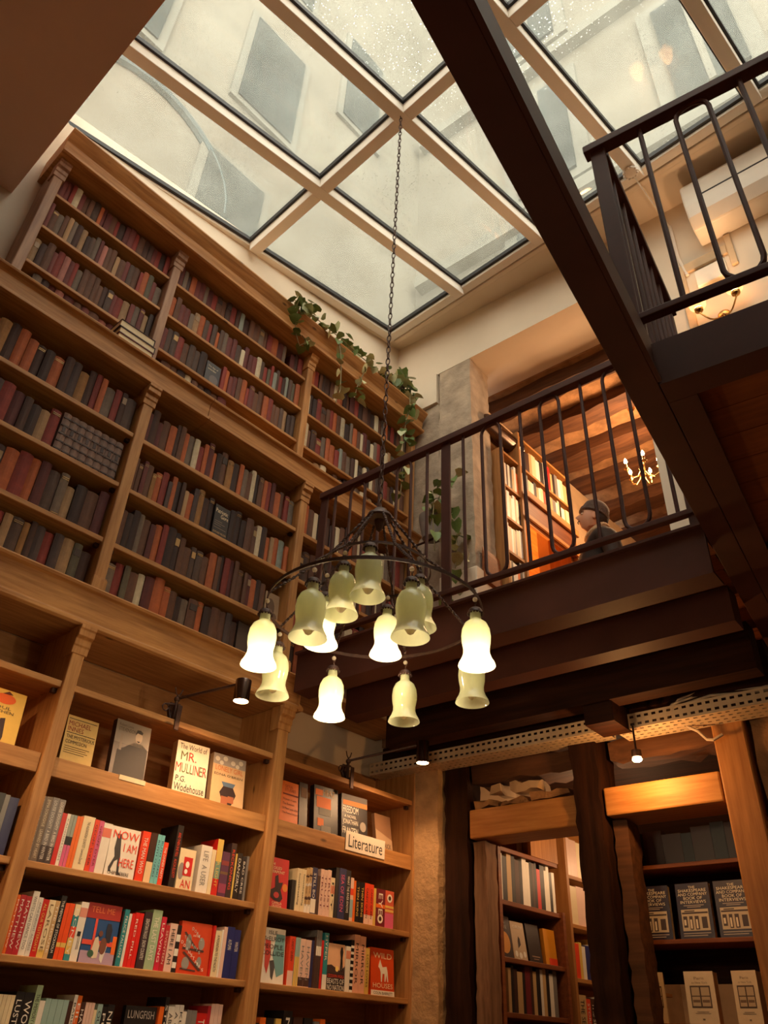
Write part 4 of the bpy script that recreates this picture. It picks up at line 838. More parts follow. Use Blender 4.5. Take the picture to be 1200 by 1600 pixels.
face_book(2.834, .115, .186, zB, (240, 190, 150), label='sunset cover with a standing boy silhouette', lean=3, art=[('cover_picture', (60, 36, 34), p_([(0, .36), (0, .52), (.25, .54), (.5, .48), (.75, .42), (1, .54), (1, .36)])), ('sun', (255, 220, 130), e_((.56, .46, .09, .06), lvl=1)), ('boy_silhouette', (26, 16, 18), p_([(.72, .42), (.76, .7), (.72, .84), (.78, .94), (.86, .94), (.9, .84), (.86, .7), (.88, .42), (.82, .42), (.81, .58), (.79, .42)], lvl=2)), ('title_ground', (30, 20, 22), r_((0, 0, 1, .36))), ('cover_title', 'V', tl(('UZODINMA IWEALA', .04, .27, .92, .07))), ('cover_title', 'W', tl(('BEASTS OF', .04, .14, .92, .11), ('NO NATION', .04, .01, .92, .11)))], group='new books in the literature bay')
face_book(3.128, .165, .198, zB, (220, 76, 26), label='orange cover with a white goat', lean=4, art=[('cover_title', 'C', tl(('WILD', .1, .78, .8, .12), ('HOUSES', .08, .16, .84, .1))), ('foot_strip', 'W', r_((0, 0, 1, .11))), ('cover_author', 'K', tl(('COLIN BARRETT', .1, .025, .82, .06))), ('goat', 'W', p_([(.34, .66), (.4, .76), (.44, .68), (.5, .6), (.68, .62), (.72, .5), (.74, .3), (.7, .3), (.66, .44), (.62, .3), (.58, .3), (.58, .46), (.5, .46), (.46, .28), (.42, .3), (.42, .48), (.38, .56), (.32, .6)]))], group='new books in the literature bay')
# bottom row of that bay, tops only
for i, (x, w, h, c, tt) in enumerate([(2.44, .03, .13, 'K', None), (2.475, .03, .15, 'O', None), (2.51, .04, .15, 'K', None), (2.56, .03, .15, 'Y', None), (2.60, .05, .18, 'K', 'NO'), (2.66, .05, .16, 'D', None), (2.72, .05, .16, 'K', 'ORLA'), (2.78, .03, .15, 'G', None), (2.815, .03, .16, 'O', None), (2.85, .03, .15, 'K', None)]):
    new_book(x, w, h + .02, zC, c, tt, 'W', label=f'{NC[c][0]} spine at the frame foot, {ORD[i]} along, lowest literature shelf', group='new books in the literature bay')
face_book(3.05, .13, .17, zC, 'D', label='dark cover at the frame foot in the literature bay', lean=4, art=[('cover_picture', (170, 140, 110), r_((.1, .75, .8, .2)))], group='new books in the literature bay')

# ---- books standing face out on the display shelf
dg = 'books facing out above the display rail'
face_book(1.354, .134, .205, zD, (226, 188, 110), y=2.945, lean=6, th=.026, kind='hardback', spine=(120, 84, 40), label='yellow cream hardback with black and red titling', group=dg, art=[('cover_title', (150, 40, 30), tl(('MICHAEL', .06, .80, .72, .09), ('INNES', .06, .69, .5, .09))), ('rule', 'K', r_((.04, .93, .92, .012), (.04, .655, .92, .012), (.04, .075, .3, .02))), ('cover_title', 'K', tl(('THE MYSTERIOUS', .06, .55, .9, .07), ('COMMISSION', .06, .45, .68, .07))), ('small_print', (110, 80, 44), r_((.06, .39, .8, .012), (.06, .35, .7, .012), (.06, .31, .76, .012), (.06, .27, .66, .012)))])
face_book(1.566, .164, .252, zD, (118, 104, 96), y=2.945, lean=6, th=.03, kind='hardback', spine=(60, 40, 36), label='large grey hardback with a photograph of a seated man', group=dg, art=[('cover_picture', (150, 138, 126), r_((0, .62, 1, .38))), ('cover_title', (90, 74, 66), tl(('Robert Louis', .08, .9, .4, .045), ('STEVENSON', .08, .82, .5, .06))), ('sitter_coat', (52, 44, 42), p_([(.1, .1), (.98, .08), (.98, .6), (.8, .68), (.56, .68), (.3, .56), (.12, .5)])), ('sitter_head', (196, 176, 156), e_((.68, .78, .1, .1), lvl=1)), ('sitter_hair', (44, 36, 34), p_([(.57, .8), (.6, .9), (.7, .91), (.78, .88), (.76, .84), (.62, .85)], [(.62, .72), (.74, .72), (.68, .69)], lvl=2)), ('sitter_hand', (150, 134, 120), r_((.16, .5, .07, .28), lvl=1)), ('caption_strip', (206, 160, 110), r_((0, .0, 1, .06), lvl=2))])
face_book(1.868, .160, .245, zD, (232, 218, 192), y=2.945, lean=6, th=.042, turn=-6, kind='hardback', spine=(206, 176, 130), label='thick cream hardback with large red and green titling', group=dg, art=[('cover_title', 'K', tl(('The World of', .08, .86, .84, .1), ('P.G.', .06, .28, .3, .1), ('Wodehouse', .04, .12, .9, .13))), ('cover_title', (96, 92, 50), tl(('M', .14, .66, .2, .16), ('ULL', .2, .44, .34, .17), ('E', .74, .44, .1, .17))), ('cover_title', (196, 50, 30), tl(('R.', .38, .66, .24, .16), ('M', .02, .44, .16, .17), ('IN', .55, .44, .18, .17), ('R', .85, .44, .12, .17)))])
face_book(2.066, .178, .242, zD, (222, 186, 140), y=2.945, lean=6, th=.03, turn=-3, kind='hardback', spine=(190, 160, 124), label='tan hardback with a painted two handled vase', group=dg, art=[('cover_picture', (168, 158, 150), r_((0, .8, 1, .2))), ('flower', (222, 214, 200), e_((.12, .9, .07, .045), (.36, .93, .07, .045), (.6, .88, .07, .045), (.84, .92, .07, .045), (.25, .84, .06, .04), (.74, .84, .06, .04), lvl=1)), ('cover_title', (206, 110, 60), tl(('LONELY GIRL', .08, .69, .84, .09))), ('cover_author', 'K', tl(("EDNA O'BRIEN", .06, .6, .86, .045))), ('vase', (58, 40, 40), p_([(.3, .5), (.72, .5), (.66, .42), (.76, .3), (.6, .04), (.42, .04), (.26, .3), (.36, .42)])), ('vase', (96, 116, 140), p_([(.3, .5), (.72, .5), (.66, .42), (.36, .42)], lvl=1)), ('vase_scene', (176, 104, 70), r_((.32, .1, .2, .14), (.52, .14, .18, .12), lvl=1))])
face_book(1.02, .155, .222, zD, (232, 190, 90), y=2.945, lean=6, kind='hardback', label='yellow hardback with an orange fruit and a figure, outermost bay', group=dg, art=[('fruit', (220, 96, 30), e_((.5, .84, .26, .09))), ('leaf', (90, 40, 30), p_([(.4, .92), (.55, .98), (.66, .93), (.55, .92)], lvl=1)), ('cover_title', (90, 76, 50), tl(('SOUL', .2, .66, .5, .05), ('KITCHEN', .12, .59, .66, .05))), ('figure', (60, 40, 40), p_([(.5, .5), (.62, .52), (.66, .2), (.6, .02), (.46, .02), (.5, .3)])), ('figure', (210, 110, 50), e_((.36, .4, .12, .1)))])
face_book(2.462, .125, .215, zD, (226, 112, 34), y=2.945, lean=6, label='plain orange cover with a list of titles, literature bay', group=dg, art=[('cover_title', (150, 56, 20), tl(('CRITICAL', .3, .86, .4, .06), ('STUDIES', .3, .78, .55, .06))), ('rule', (120, 40, 20), r_((.2, .7, .8, .03))), ('small_print', (90, 34, 20), tl(('Women in Love', .2, .58, .7, .05), ('The Rainbow', .2, .48, .6, .05), ('St Mawr and other', .2, .38, .8, .05), ('The Plumed Serpent', .2, .28, .8, .05)))])
face_book(2.612, .055, .24, zD, (50, 34, 30), y=2.965, lean=6, label='narrow dark cover behind the sunset thriller, literature bay', group=dg, art=[('cover_picture', (110, 76, 50), r_((.2, .7, .7, .2)))])
face_book(2.692, .155, .245, zD, (30, 24, 26), y=2.945, lean=6, th=.034, turn=-4, label='black and orange jungle cover, literature bay', group=dg, art=[('cover_picture', (214, 110, 40), r_((.1, .56, .6, .22), (.15, .2, .25, .15), (.05, .8, .3, .12))), ('cover_picture', (120, 116, 110), r_((.2, .42, .5, .14), (.3, .1, .4, .12), lvl=1)), ('cover_title', (190, 150, 110), tl(('HEAT', .35, .82, .5, .12), ('A BRIEF CAREER', .05, .06, .9, .05)))])
face_book(2.884, .172, .245, zD, (40, 34, 36), y=2.945, lean=6, th=.05, turn=-6, label='dark cover with slanted white titling and an orange sky, literature bay', group=dg, art=[('cover_picture', (214, 130, 60), r_((.05, .78, .95, .14))), ('cover_picture', (110, 104, 104), r_((.0, .88, 1, .12), lvl=1)), ('cover_title', 'W', tl(('FREEDOM', .04, .62, .6, .14), ('A NOVEL', .1, .52, .46, .06), ('JONATHAN', .04, .36, .58, .13), ('FRANZEN', .04, .2, .58, .13))), ('bird', (150, 140, 130), e_((.82, .4, .12, .1), lvl=1)), ('badge', (206, 110, 60), e_((.74, .1, .1, .06), lvl=1))])
face_book(3.155, .125, .205, zD, (150, 112, 84), y=2.955, lean=9, label='faded brown grey cover leaning near the end post, literature bay', group=dg, art=[('cover_picture', (180, 150, 120), p_([(0, 0), (1, 0), (1, .4), (0, .6)])), ('cover_title', (60, 40, 36), tl(('TRICK', .4, .16, .5, .12), ('MIRROR', .4, .04, .56, .1)))])

# face-out old books on the upper cases
face_book(1.805, .093, .20, 2.0985, (40, 36, 38), y=2.93, lean=2, kind='hardback', label='black old dust jacket with white title facing out, middle bookcase', art=[('cover_title', 'C', tl(('Patriotic', .06, .76, .8, .12), ('Gore', .42, .62, .5, .12))), ('small_print', (140, 126, 110), r_((.08, .5, .5, .012), (.08, .44, .7, .012), (.08, .38, .44, .012), (.08, .3, .8, .012))), ('cover_author', 'A', tl(('EDMUND WILSON', .06, .14, .86, .06)))])
face_book(1.622, .10, .175, 3.0905, (58, 52, 54), y=3.03, lean=2, kind='hardback', label='dark grey old cover with pale title facing out, top bookcase', art=[('cover_title', 'C', tl(('The Age of', .1, .76, .7, .08), ('wonder', .1, .64, .6, .08))), ('cover_picture', (104, 96, 96), e_((.6, .3, .3, .2)))])
face_book(2.215, .095, .17, 1.8005, (170, 140, 110), y=2.95, lean=2, kind='hardback', label='mottled tan old cover facing out behind the chandelier, middle bookcase', art=[('cover_picture', (110, 84, 66), e_((.4, .5, .3, .3), (.7, .2, .2, .15)))])
face_book(2.075, .15, .19, 1.5465, (70, 56, 50), y=2.95, lean=2, kind='hardback', label='wide dark brown old cover facing out behind the lit bell shade', art=[])
for i, x in enumerate((2.23, 2.262)): new_book(x, .028, .20, 1.5465, 'A', None, label=f'tan old spine, {ORD[i]} beside the wide dark facing cover', y=2.925, kind='hardback')

# ---- sign
sg = solo('shelf_sign', MB().box(0, 0.285, -0.004, 0, 0, 0.089), 'white_plastic', 'white sign reading Literature on the display rail', 'sign', bevel=0.001)
sg.location = (2.862, 2.8965, 0.797)
q = MB(); put_text(q, 'Literature', 0.02, 0.016, 0.245, 0.058, -0.0046); part('lettering', q, 'ink', sg, color=col('K'))
sl = solo('shelf_slip', MB().box(0, 0.12, -0.002, 0, 0, 0.018), 'paper', 'small handwritten paper slip under the seated man book', 'label'); sl.location = (1.59, 2.8965, 0.835)
# ================================================================ CHANDELIER
CX, CY = 1.755, 1.705
ch = thing('chandelier', 'wrought iron ring chandelier with green glass bell shades hanging from the skylight', 'chandelier', base=(CX, CY, 1.25))
def ring(r, z, w, t, n=64):
    q = MB(); V = []
    prof = [(r - t / 2, z - w / 2), (r + t / 2, z - w / 2), (r + t / 2, z + w / 2), (r - t / 2, z + w / 2)]
    b = 0
    for i in range(n):
        a = 2 * math.pi * i / n
        for rr, zz in prof: q.v.append((CX + rr * math.cos(a), CY + rr * math.sin(a), zz))
    for i in range(n):
        j = (i + 1) % n
        for k in range(4): q.f.append([i * 4 + k, j * 4 + k, j * 4 + (k + 1) % 4, i * 4 + (k + 1) % 4]); q.m.append(0); q.c.append(None)
    return q
part('large_ring', ring(0.375, 1.255, 0.012, 0.004), 'iron', ch); part('small_ring', ring(0.195, 1.425, 0.010, 0.004), 'iron', ch)
part('hub', MB().lathe([(0.006, 0.05), (0.02, 0.04), (0.034, 0.022), (0.046, 0.012), (0.05, 0.0), (0.046, -0.008), (0.02, -0.012), (0.012, -0.05), (0.004, -0.06)], 20, (CX, CY, 1.655)), 'iron', ch, True)
def twisted(p0, p1, r=0.0045, turns=26, n=70, sag=0.0):
    q = MB(); p0, p1 = Vector(p0), Vector(p1); t = (p1 - p0).normalized(); a = t.orthogonal().normalized(); b = t.cross(a)
    for s_ in (0, math.pi):
        q.tube([p0.lerp(p1, i / n) + Vector((0, 0, -sag * math.sin(math.pi * i / n))) + (a * math.cos(s_ + turns * 2 * math.pi * i / n) + b * math.sin(s_ + turns * 2 * math.pi * i / n)) * r * 0.7 for i in range(n + 1)], r * 0.75, 5)
    return q
OUT = {'L1': 149, 'L2': 109, 'F1': 67, 'F2': 24, 'R2': -26, 'R1': -75, 'N2': -119, 'N1': -167}
for k, a in OUT.items():
    c, s_ = math.cos(R(a)), math.sin(R(a))
    part('twisted_arm', twisted((CX + 0.045 * c, CY + 0.045 * s_, 1.655), (CX + 0.195 * c, CY + 0.195 * s_, 1.43), n=40, turns=14), 'iron', ch, True)
    part('twisted_arm', twisted((CX + 0.195 * c, CY + 0.195 * s_, 1.43), (CX + 0.375 * c, CY + 0.375 * s_, 1.262), n=40, turns=14), 'iron', ch, True)
# chain of links up to the skylight bars
lk = MB().tube([(0.0085 * math.cos(t * math.pi / 6), 0, 0.021 * math.sin(t * math.pi / 6)) for t in range(12)], 0.0026, 6, True).mesh('chain_link', 'iron', smooth=True, fix=True)
ztop, zbot = 4.50, 1.70; n = int((ztop - zbot) / 0.0365)
for i in range(n + 1):
    o = link('chain_link', lk, ch, M=T(0, 0, zbot + i * 0.0365 + 0.019 - 1.25) @ Matrix.Rotation(R(90 * (i % 2) + 20), 4, 'Z'))
part('chain_hook', MB().tube([(CX, CY, ztop + 0.02), (CX, CY, 4.585)], 0.006, 8), 'iron', ch)
bell_prof = [(0.017, 0.0), (0.018, -0.026), (0.022, -0.03), (0.036, -0.042), (0.0445, -0.062), (0.047, -0.085), (0.0455, -0.108), (0.0415, -0.130), (0.042, -0.146), (0.048, -0.163), (0.056, -0.177), (0.0585, -0.186)]
bell_me = MB().lathe(bell_prof, 28, caps=False).mesh('bell_shade', 'green_glass', smooth=True)
def scal(n=14):
    q = MB().lathe([(0.010, 0.016), (0.018, 0.013), (0.0225, 0.006), (0.024, -0.004)], 28, caps=False)
    for i in range(n): a = 2 * math.pi * i / n; q.sphere((0.0235 * math.cos(a), 0.0235 * math.sin(a), -0.005), 0.0042, 6, 4)
    return q.mesh('bell_cap', 'iron', smooth=True)
cap_me = scal()
bead_me = MB().sphere((0, 0, 0), 0.0085, 10, 6).mesh('bead', 'opal_glass', smooth=True)
hook_me = MB().tube([(0.007 * math.sin(i * math.pi / 5) * (1 if i < 5 else -1), 0, 0.02 - i * 0.004) for i in range(11)], 0.0018, 5).mesh('hook', 'iron', smooth=True)
bulb_prof = [(0.010, 0.0), (0.011, -0.015), (0.017, -0.035), (0.021, -0.055), (0.019, -0.072), (0.010, -0.086), (0.002, -0.091)]
bulb_on = MB().lathe(bulb_prof, 14).mesh('bulb', 'bulb_glow', smooth=True); bulb_off = MB().lathe(bulb_prof, 14).mesh('bulb', 'opal_glass', smooth=True)
def bell(px, py, z, zring, lit):
    b = link('bell_shade', bell_me, ch, M=T(px, py, z - 1.25))
    link('bell_cap', cap_me, b, M=T(0, 0, 0.0)); link('bead', bead_me, b, M=T(0, 0, zring - z - 0.022)); link('hook', hook_me, b, M=T(0, 0, 0.03))
    link('socket', MB().lathe([(0.011, 0.014), (0.011, -0.085)], 12).mesh('socket', 'iron'), b)
    link('bulb', bulb_on if lit else bulb_off, b, M=T(0, 0, -0.085))
    if lit: light('POINT', (CX + px, CY + py, z - 0.215), P_BELL, BELLW, 0.015, name='bell_light')
    part_len = zring - z
    link('hanger', MB().tube([(0, 0, 0.012), (0, 0, part_len)], 0.0014, 5).mesh('hanger', 'iron'), b)
for k, a in OUT.items(): bell(0.375 * math.cos(R(a)), 0.375 * math.sin(R(a)), 1.182, 1.252, k in ('L1', 'F1', 'R1'))
for (x, y, z, lit) in [(-.175, -.135, 1.385, False), (-.19, -.03, 1.345, False), (.03, -.18, 1.34, False), (-.12, .13, 1.31, True), (.14, .07, 1.35, True)]: bell(x, y, z, 1.42, lit)

# ================================================================ CLIP LAMPS ON THE BOOKCASE
def clip_lamp(x, head, label, aim):
    hx, hy, z1, z0 = head
    t = thing('clip_lamp', label, 'lamp', base=(x, 2.93, 1.136), group='clip spot lamps on the bookcase')
    part('clamp_jaw', MB().box(x - 0.012, x + 0.012, 2.892, 2.899, 1.09, 1.20).box(x - 0.012, x + 0.012, 2.9, 2.955, 1.137, 1.148), 'iron', t, bevel=0.003)
    part('clamp_handle', MB().prism([(2.955, 1.148), (2.975, 1.19), (2.955, 1.225), (2.945, 1.22), (2.955, 1.19), (2.935, 1.15)], 'x', x - 0.016, x + 0.016), 'iron', t, bevel=0.003)
    part('clamp_screw', MB().tube([(x - 0.05, 2.93, 1.20), (x + 0.02, 2.93, 1.215)], 0.004, 8).tube([(x - 0.05 + 0.016 * math.cos(i), 2.93, 1.185 + 0.016 * math.sin(i)) for i in range(6)], 0.003, 6, True), 'iron', t)
    part('swivel', MB().sphere((x, 2.93, 1.235), 0.014, 10, 6).tube([(x, 2.93, 1.15), (x, 2.93, 1.235)], 0.008, 8), 'iron', t, True)
    part('yoke', MB().tube([(x - 0.02, 2.93, 1.285), (x - 0.012, 2.93, 1.262), (x, 2.93, 1.25), (x + 0.012, 2.93, 1.262), (x + 0.02, 2.93, 1.285)], 0.003, 6), 'iron', t)
    part('arm', MB().tube([(x, 2.93, 1.238), (hx, hy, z1 - 0.012)], 0.0065, 8), 'iron', t, True)
    h = part('lamp_head', MB().lathe([(0.004, z1 - 0.001), (0.033, z1), (0.034, z1 - 0.003), (0.034, z0), (0.0315, z0), (0.0315, z1 - 0.012), (0.004, z1 - 0.012)], 24, (hx, hy, 0), caps=False), 'chrome', t, True)
    part('lamp_lens', MB().lathe([(0.001, z0 + 0.006), (0.031, z0 + 0.006)], 20, (hx, hy, 0)), 'spot_glow', h)
    light('SPOT', (hx, hy, z0 - 0.004), P_CLIP, WARM, 0.024, aim=aim, angle=125, blend=0.7, name='clip_lamp_light')
clip_lamp(1.80, (1.90, 2.60, 1.275, 1.182), 'steel clip spot lamp over the thick cream hardback', (1.93, 2.90, 0.5))
clip_lamp(2.88, (3.09, 2.60, 1.333, 1.222), 'steel clip spot lamp before the perforated tray', (2.95, 2.90, 0.35))
clip_lamp(0.62, (0.72, 2.58, 1.262, 1.185), 'added steel clip spot lamp outside the picture, outermost bay', (0.9, 2.90, 0.5))  # unseen lamp, added to light the outermost bay

# ================================================================ PLANTS
def leaf_mesh(name, mats, s=1.0):
    q = MB(); P = [(0, 0), (0.45, -0.1), (0.55, 0.25), (0.36, 0.62), (0, 1.0)]
    L = [(-a, b) for a, b in P[1:4]]
    mid = [(0, 0, 0.0), (0, 0.35, -0.04), (0, 0.7, -0.06), (0, 1.0, -0.14)]
    R_ = [(0.45, -0.1, 0.10), (0.55, 0.25, 0.12), (0.36, 0.62, 0.05)]; L_ = [(-a, b, c) for a, b, c in R_]
    vs = [(a * s, b * s, c * s) for a, b, c in mid + R_ + L_]
    q._add(vs, [(0, 4, 5, 1), (1, 5, 6, 2), (2, 6, 3), (0, 1, 8, 7), (1, 2, 9, 8), (2, 3, 9)])
    q._add([(x, y, z - 0.012 * s) for x, y, z in vs], [(0, 1, 5, 4), (1, 2, 6, 5), (2, 3, 6), (0, 7, 8, 1), (1, 8, 9, 2), (2, 9, 3)])
    return q.mesh(name, mats, smooth=True, fix=False)
lfA, lfB = leaf_mesh('leaf', 'leaf_green'), leaf_mesh('leaf', 'leaf_pale')
def leaves_on(root, pts, n, r, size=(0.045, 0.075), spread=0.03, droop=0.4):
    b = Vector(BASE[root.name]); pts = [Vector(p) for p in pts]; seg = len(pts) - 1
    for i in range(n):
        t = (i + r.random()) / n * seg; k = min(int(t), seg - 1); p = pts[k].lerp(pts[k + 1], t - k)
        p = p + Vector((r.uniform(-spread, spread), r.uniform(-spread, spread * 0.3), r.uniform(-spread, spread)))
        p.y = min(p.y, 2.862) if p.z < 4.0 else p.y
        M = T(*(p - b)) @ Matrix.Rotation(r.uniform(0, 6.28), 4, 'Z') @ Matrix.Rotation(r.uniform(-1.3, droop), 4, 'X') @ Matrix.Rotation(r.uniform(-.5, .5), 4, 'Y') @ Matrix.Scale(r.uniform(*size), 4)
        link('leaf', lfA if r.random() < 0.62 else lfB, root, M=M)
r = random.Random(11)
pv = thing('trailing_pothos', 'trailing green and cream pothos along the bookcase cornice', 'plant', base=(3.17, 2.98, 4.0))
part('pot', MB().lathe([(0.05, 0.0), (0.075, 0.10), (0.085, 0.13), (0.085, 0.15), (0.075, 0.15), (0.068, 0.12)], 20, (3.17, 3.0, 4.001)), 'terracotta', pv, True)
strands = [[(3.17, 2.97, 4.15), (3.02, 2.9, 4.06), (2.82, 2.88, 4.03), (2.62, 2.87, 4.02), (2.47, 2.86, 4.02), (2.31, 2.86, 4.02), (2.13, 2.86, 4.02), (2.02, 2.86, 4.03)],
           [(2.08, 2.86, 4.01), (2.06, 2.85, 3.89), (2.07, 2.85, 3.75), (2.12, 2.85, 3.66), (2.21, 2.85, 3.79)], [(2.44, 2.86, 4.0), (2.47, 2.85, 3.88), (2.49, 2.85, 3.73), (2.50, 2.85, 3.56), (2.47, 2.85, 3.42)],
           [(2.76, 2.86, 4.01), (2.70, 2.85, 3.86), (2.65, 2.85, 3.70), (2.63, 2.85, 3.58), (2.68, 2.85, 3.60)], [(3.17, 2.95, 4.15), (3.20, 2.86, 4.02), (3.19, 2.85, 3.85), (3.15, 2.85, 3.72), (3.14, 2.85, 3.53), (3.14, 2.85, 3.30), (3.12, 2.85, 3.05)]]
for i, s_ in enumerate(strands):
    part('vine', MB().tube(s_, 0.0035, 6), 'vine_stem', pv, True)
    leaves_on(pv, s_, (46, 11, 9, 10, 30)[i], r, spread=(0.045, 0.03, 0.025, 0.025, 0.04)[i])
leaves_on(pv, [(3.0, 2.92, 4.12), (3.17, 2.95, 4.2), (3.3, 2.95, 4.1)], 26, r, size=(0.06, 0.095), spread=0.07)
leaves_on(pv, [(2.08, 2.85, 4.03), (2.22, 2.85, 4.0)], 8, r, size=(0.06, 0.085), spread=0.05)
p2 = thing('potted_plant', 'leafy plant in a grey pot behind the balcony railing', 'plant', base=(3.27, 2.62, 2.62))
part('pot', MB().lathe([(0.06, 0.0), (0.085, 0.15), (0.085, 0.17), (0.07, 0.17)], 20, (3.27, 2.70, 2.72)), 'grey_pot', p2, True)
part('pot_hanger', MB().tube([(3.27, 2.86, 2.72), (3.27, 2.6, 2.715)], 0.008, 6), 'iron', p2)
for i, s_ in enumerate([[(3.27, 2.70, 2.89), (3.3, 2.64, 3.1), (3.34, 2.6, 3.25)], [(3.27, 2.70, 2.89), (3.36, 2.62, 2.95), (3.38, 2.58, 2.75), (3.36, 2.58, 2.5)], [(3.27, 2.70, 2.89), (3.2, 2.62, 3.0), (3.16, 2.6, 2.8), (3.18, 2.6, 2.55)], [(3.27, 2.7, 2.89), (3.3, 2.6, 2.7), (3.3, 2.58, 2.35), (3.28, 2.58, 2.1)]]):
    part('stem', MB().tube(s_, 0.004, 6), 'vine_stem', p2, True); leaves_on(p2, s_, 13, r, size=(0.06, 0.1), spread=0.06)

# ================================================================ CABLE TRAYS, CABLES, BARE BULB
def slotted(q, P, nu, nv, ou, ov, su, sv):
    # a sheet of cells with an open slot in each; P(u, v) -> point
    for i in range(nu):
        for j in range(nv):
            a0, a1, b0, b1 = i / nu, (i + 1) / nu, j / nv, (j + 1) / nv
            c0, c1 = a0 + (a1 - a0) * (1 - su) / 2, a1 - (a1 - a0) * (1 - su) / 2; e0, e1 = b0 + (b1 - b0) * (1 - sv) / 2, b1 - (b1 - b0) * (1 - sv) / 2
            q._add([P(a0, b0), P(a1, b0), P(a1, b1), P(a0, b1), P(c0, e0), P(c1, e0), P(c1, e1), P(c0, e1)], [(0, 1, 5, 4), (1, 2, 6, 5), (2, 3, 7, 6), (3, 0, 4, 7)])
def tray(s0, s1, t0, t1, z0, z1, label):
    t = thing('cable_tray', label, 'cable tray', F_B, base=((s0 + s1) / 2, (t0 + t1) / 2, z0), group='perforated cable trays under the balcony')
    n = int((s1 - s0) / 0.034)
    q = MB(); slotted(q, lambda u, v: (s0 + (s1 - s0) * u, t0, z0 + (z1 - z0) * v), n, 2, 0, 0, 0.55, 0.36); o = part('tray_side', q, 'tray_metal', t)
    q = MB(); slotted(q, lambda u, v: (s0 + (s1 - s0) * u, t0 + (t1 - t0) * v, z0), n, 4, 0, 0, 0.5, 0.3); o2 = part('tray_base', q, 'tray_metal', t)
    q = MB(); slotted(q, lambda u, v: (s0 + (s1 - s0) * u, t1, z0 + (z1 - z0) * v), n, 2, 0, 0, 0.55, 0.36); o3 = part('tray_side', q, 'tray_metal', t)
    for k in (o, o2, o3): m = k.modifiers.new('sheet', 'SOLIDIFY'); m.thickness = 0.0016; m.offset = 0
    part('inside_cables', MB().tube([(s0 + 0.01, (t0 + t1) / 2, z0 + 0.012), (s1 - 0.01, (t0 + t1) / 2, z0 + 0.012)], 0.009, 6), 'cable', t)
    return t
tray(0.06, 1.49, -0.17, -0.03, 1.283, 1.350, 'pale perforated cable tray over the stone column and first lintel')
tray(1.56, 2.75, -0.20, -0.04, 1.258, 1.325, 'pale perforated cable tray running on above the oak post')
for i, (z, a) in enumerate([(1.325, 0), (1.345, 0.03), (1.36, 0.06)]):
    solo('grey_cable', MB().tube([(1.72 + a, -0.14, 1.285), (1.80 + a, -0.16, z), (2.0, -0.15, z + 0.03), (2.25 - a, -0.12, z + 0.01), (2.5, -0.13, 1.285)], 0.006, 6), 'cable', ['lowest grey cable looping over the second tray', 'middle grey cable looping over the second tray', 'topmost grey cable looping over the second tray'][i], 'cable', F_B, (2.0, -0.14, 1.285), smooth=True)
solo('grey_cable', MB().tube([(1.86, -0.10, 1.255), (1.90, -0.09, 1.23), (1.93, -0.08, 1.19), (1.96, -0.09, 1.18), (2.0, -0.08, 1.2)], 0.007, 6), 'cable', 'short grey cable tail hanging beside the oak post', 'cable', F_B, (1.9, -0.1, 1.18), smooth=True)
bb = thing('ceiling_spot', 'glowing bare ceiling bulb above the bright oak lintel', 'lamp', F_B, base=(1.55, 0.02, 1.2))
part('fitting', MB().lathe([(0.022, 0.03), (0.022, 0.0), (0.016, 0.0)], 16, (1.655, -0.22, 1.118)), 'iron', bb, True)
part('stem', MB().tube([(1.655, -0.22, 1.148), (1.655, -0.22, 1.26)], 0.005, 6), 'iron', bb)
part('bulb', MB().sphere((1.655, -0.22, 1.108), (0.022, 0.022, 0.012), 14, 8), 'candle_glow', bb, True)
o = light('POINT', F_B @ Vector((1.655, -0.225, 1.085)), P_CEIL, WARMER, 0.03, name='ceiling_spot_light')

# ================================================================ BACK ROOM BOOKCASES, GROUND FLOOR
lb = thing('bookcase', 'reddish wood bookcase in the back room behind the timber posts', 'bookcase', base=(3.85, 2.62, FLOOR))
for z in (0.905, 0.652, 0.400, 0.172, -0.08): part('shelf', MB().box(3.61, 4.16, 2.50, 2.76, z - 0.022, z), 'red_shelf_wood', lb, bevel=0.002)
part('side_panel', MB().box(4.16, 4.185, 2.49, 2.77, FLOOR, 0.66), 'red_shelf_wood', lb); part('side_panel', MB().box(3.585, 3.61, 2.50, 2.77, FLOOR, 0.90), 'red_shelf_wood', lb)
part('back_board', MB().box(3.61, 4.16, 2.765, 2.775, FLOOR, 1.05), 'red_shelf_wood', lb)
part('top_panel', MB().box(3.9, 4.17, 2.50, 2.52, 0.906, 1.1), 'oak_z', lb)
lb2 = thing('bookcase', 'honey coloured bookcase of pale books beyond the reddish one', 'bookcase', base=(4.6, 2.62, FLOOR))
for z in (0.87, 0.62, 0.36, 0.10): part('shelf', MB().box(4.26, 5.4, 2.50, 2.76, z - 0.02, z), 'oak_x', lb2, bevel=0.002)
part('side_panel', MB().box(4.235, 4.26, 2.49, 2.77, FLOOR, 1.2), 'oak_z', lb2); part('back_board', MB().box(4.26, 5.4, 2.765, 2.775, FLOOR, 1.25), 'oak_x', lb2)
rr = random.Random(21)
def fill(x0, x1, z, seq, hs, where, group, frame=F_A, y=2.52, d=0.12, wk=None, titles=True):
    ws = [rr.choice([.016, .02, .024, .03]) for _ in seq]; k = (x1 - x0) / sum(ws); x = x0
    for i, c in enumerate(seq):
        w = ws[i] * k; new_book(x, w - .0008, rr.uniform(*hs), z + .0005, c, rr.choice(['NOVEL', 'THE SEA', 'STORIES', 'LIGHT', None, None]) if titles else None, 'K' if c in 'WCQYEAL' else 'W', frame=frame, y=y, d=d, label=f'{NC[c][0]} spine, {ORD[i]} along, {where}', group=group); x += w
g_ = 'books in the ground floor back room'
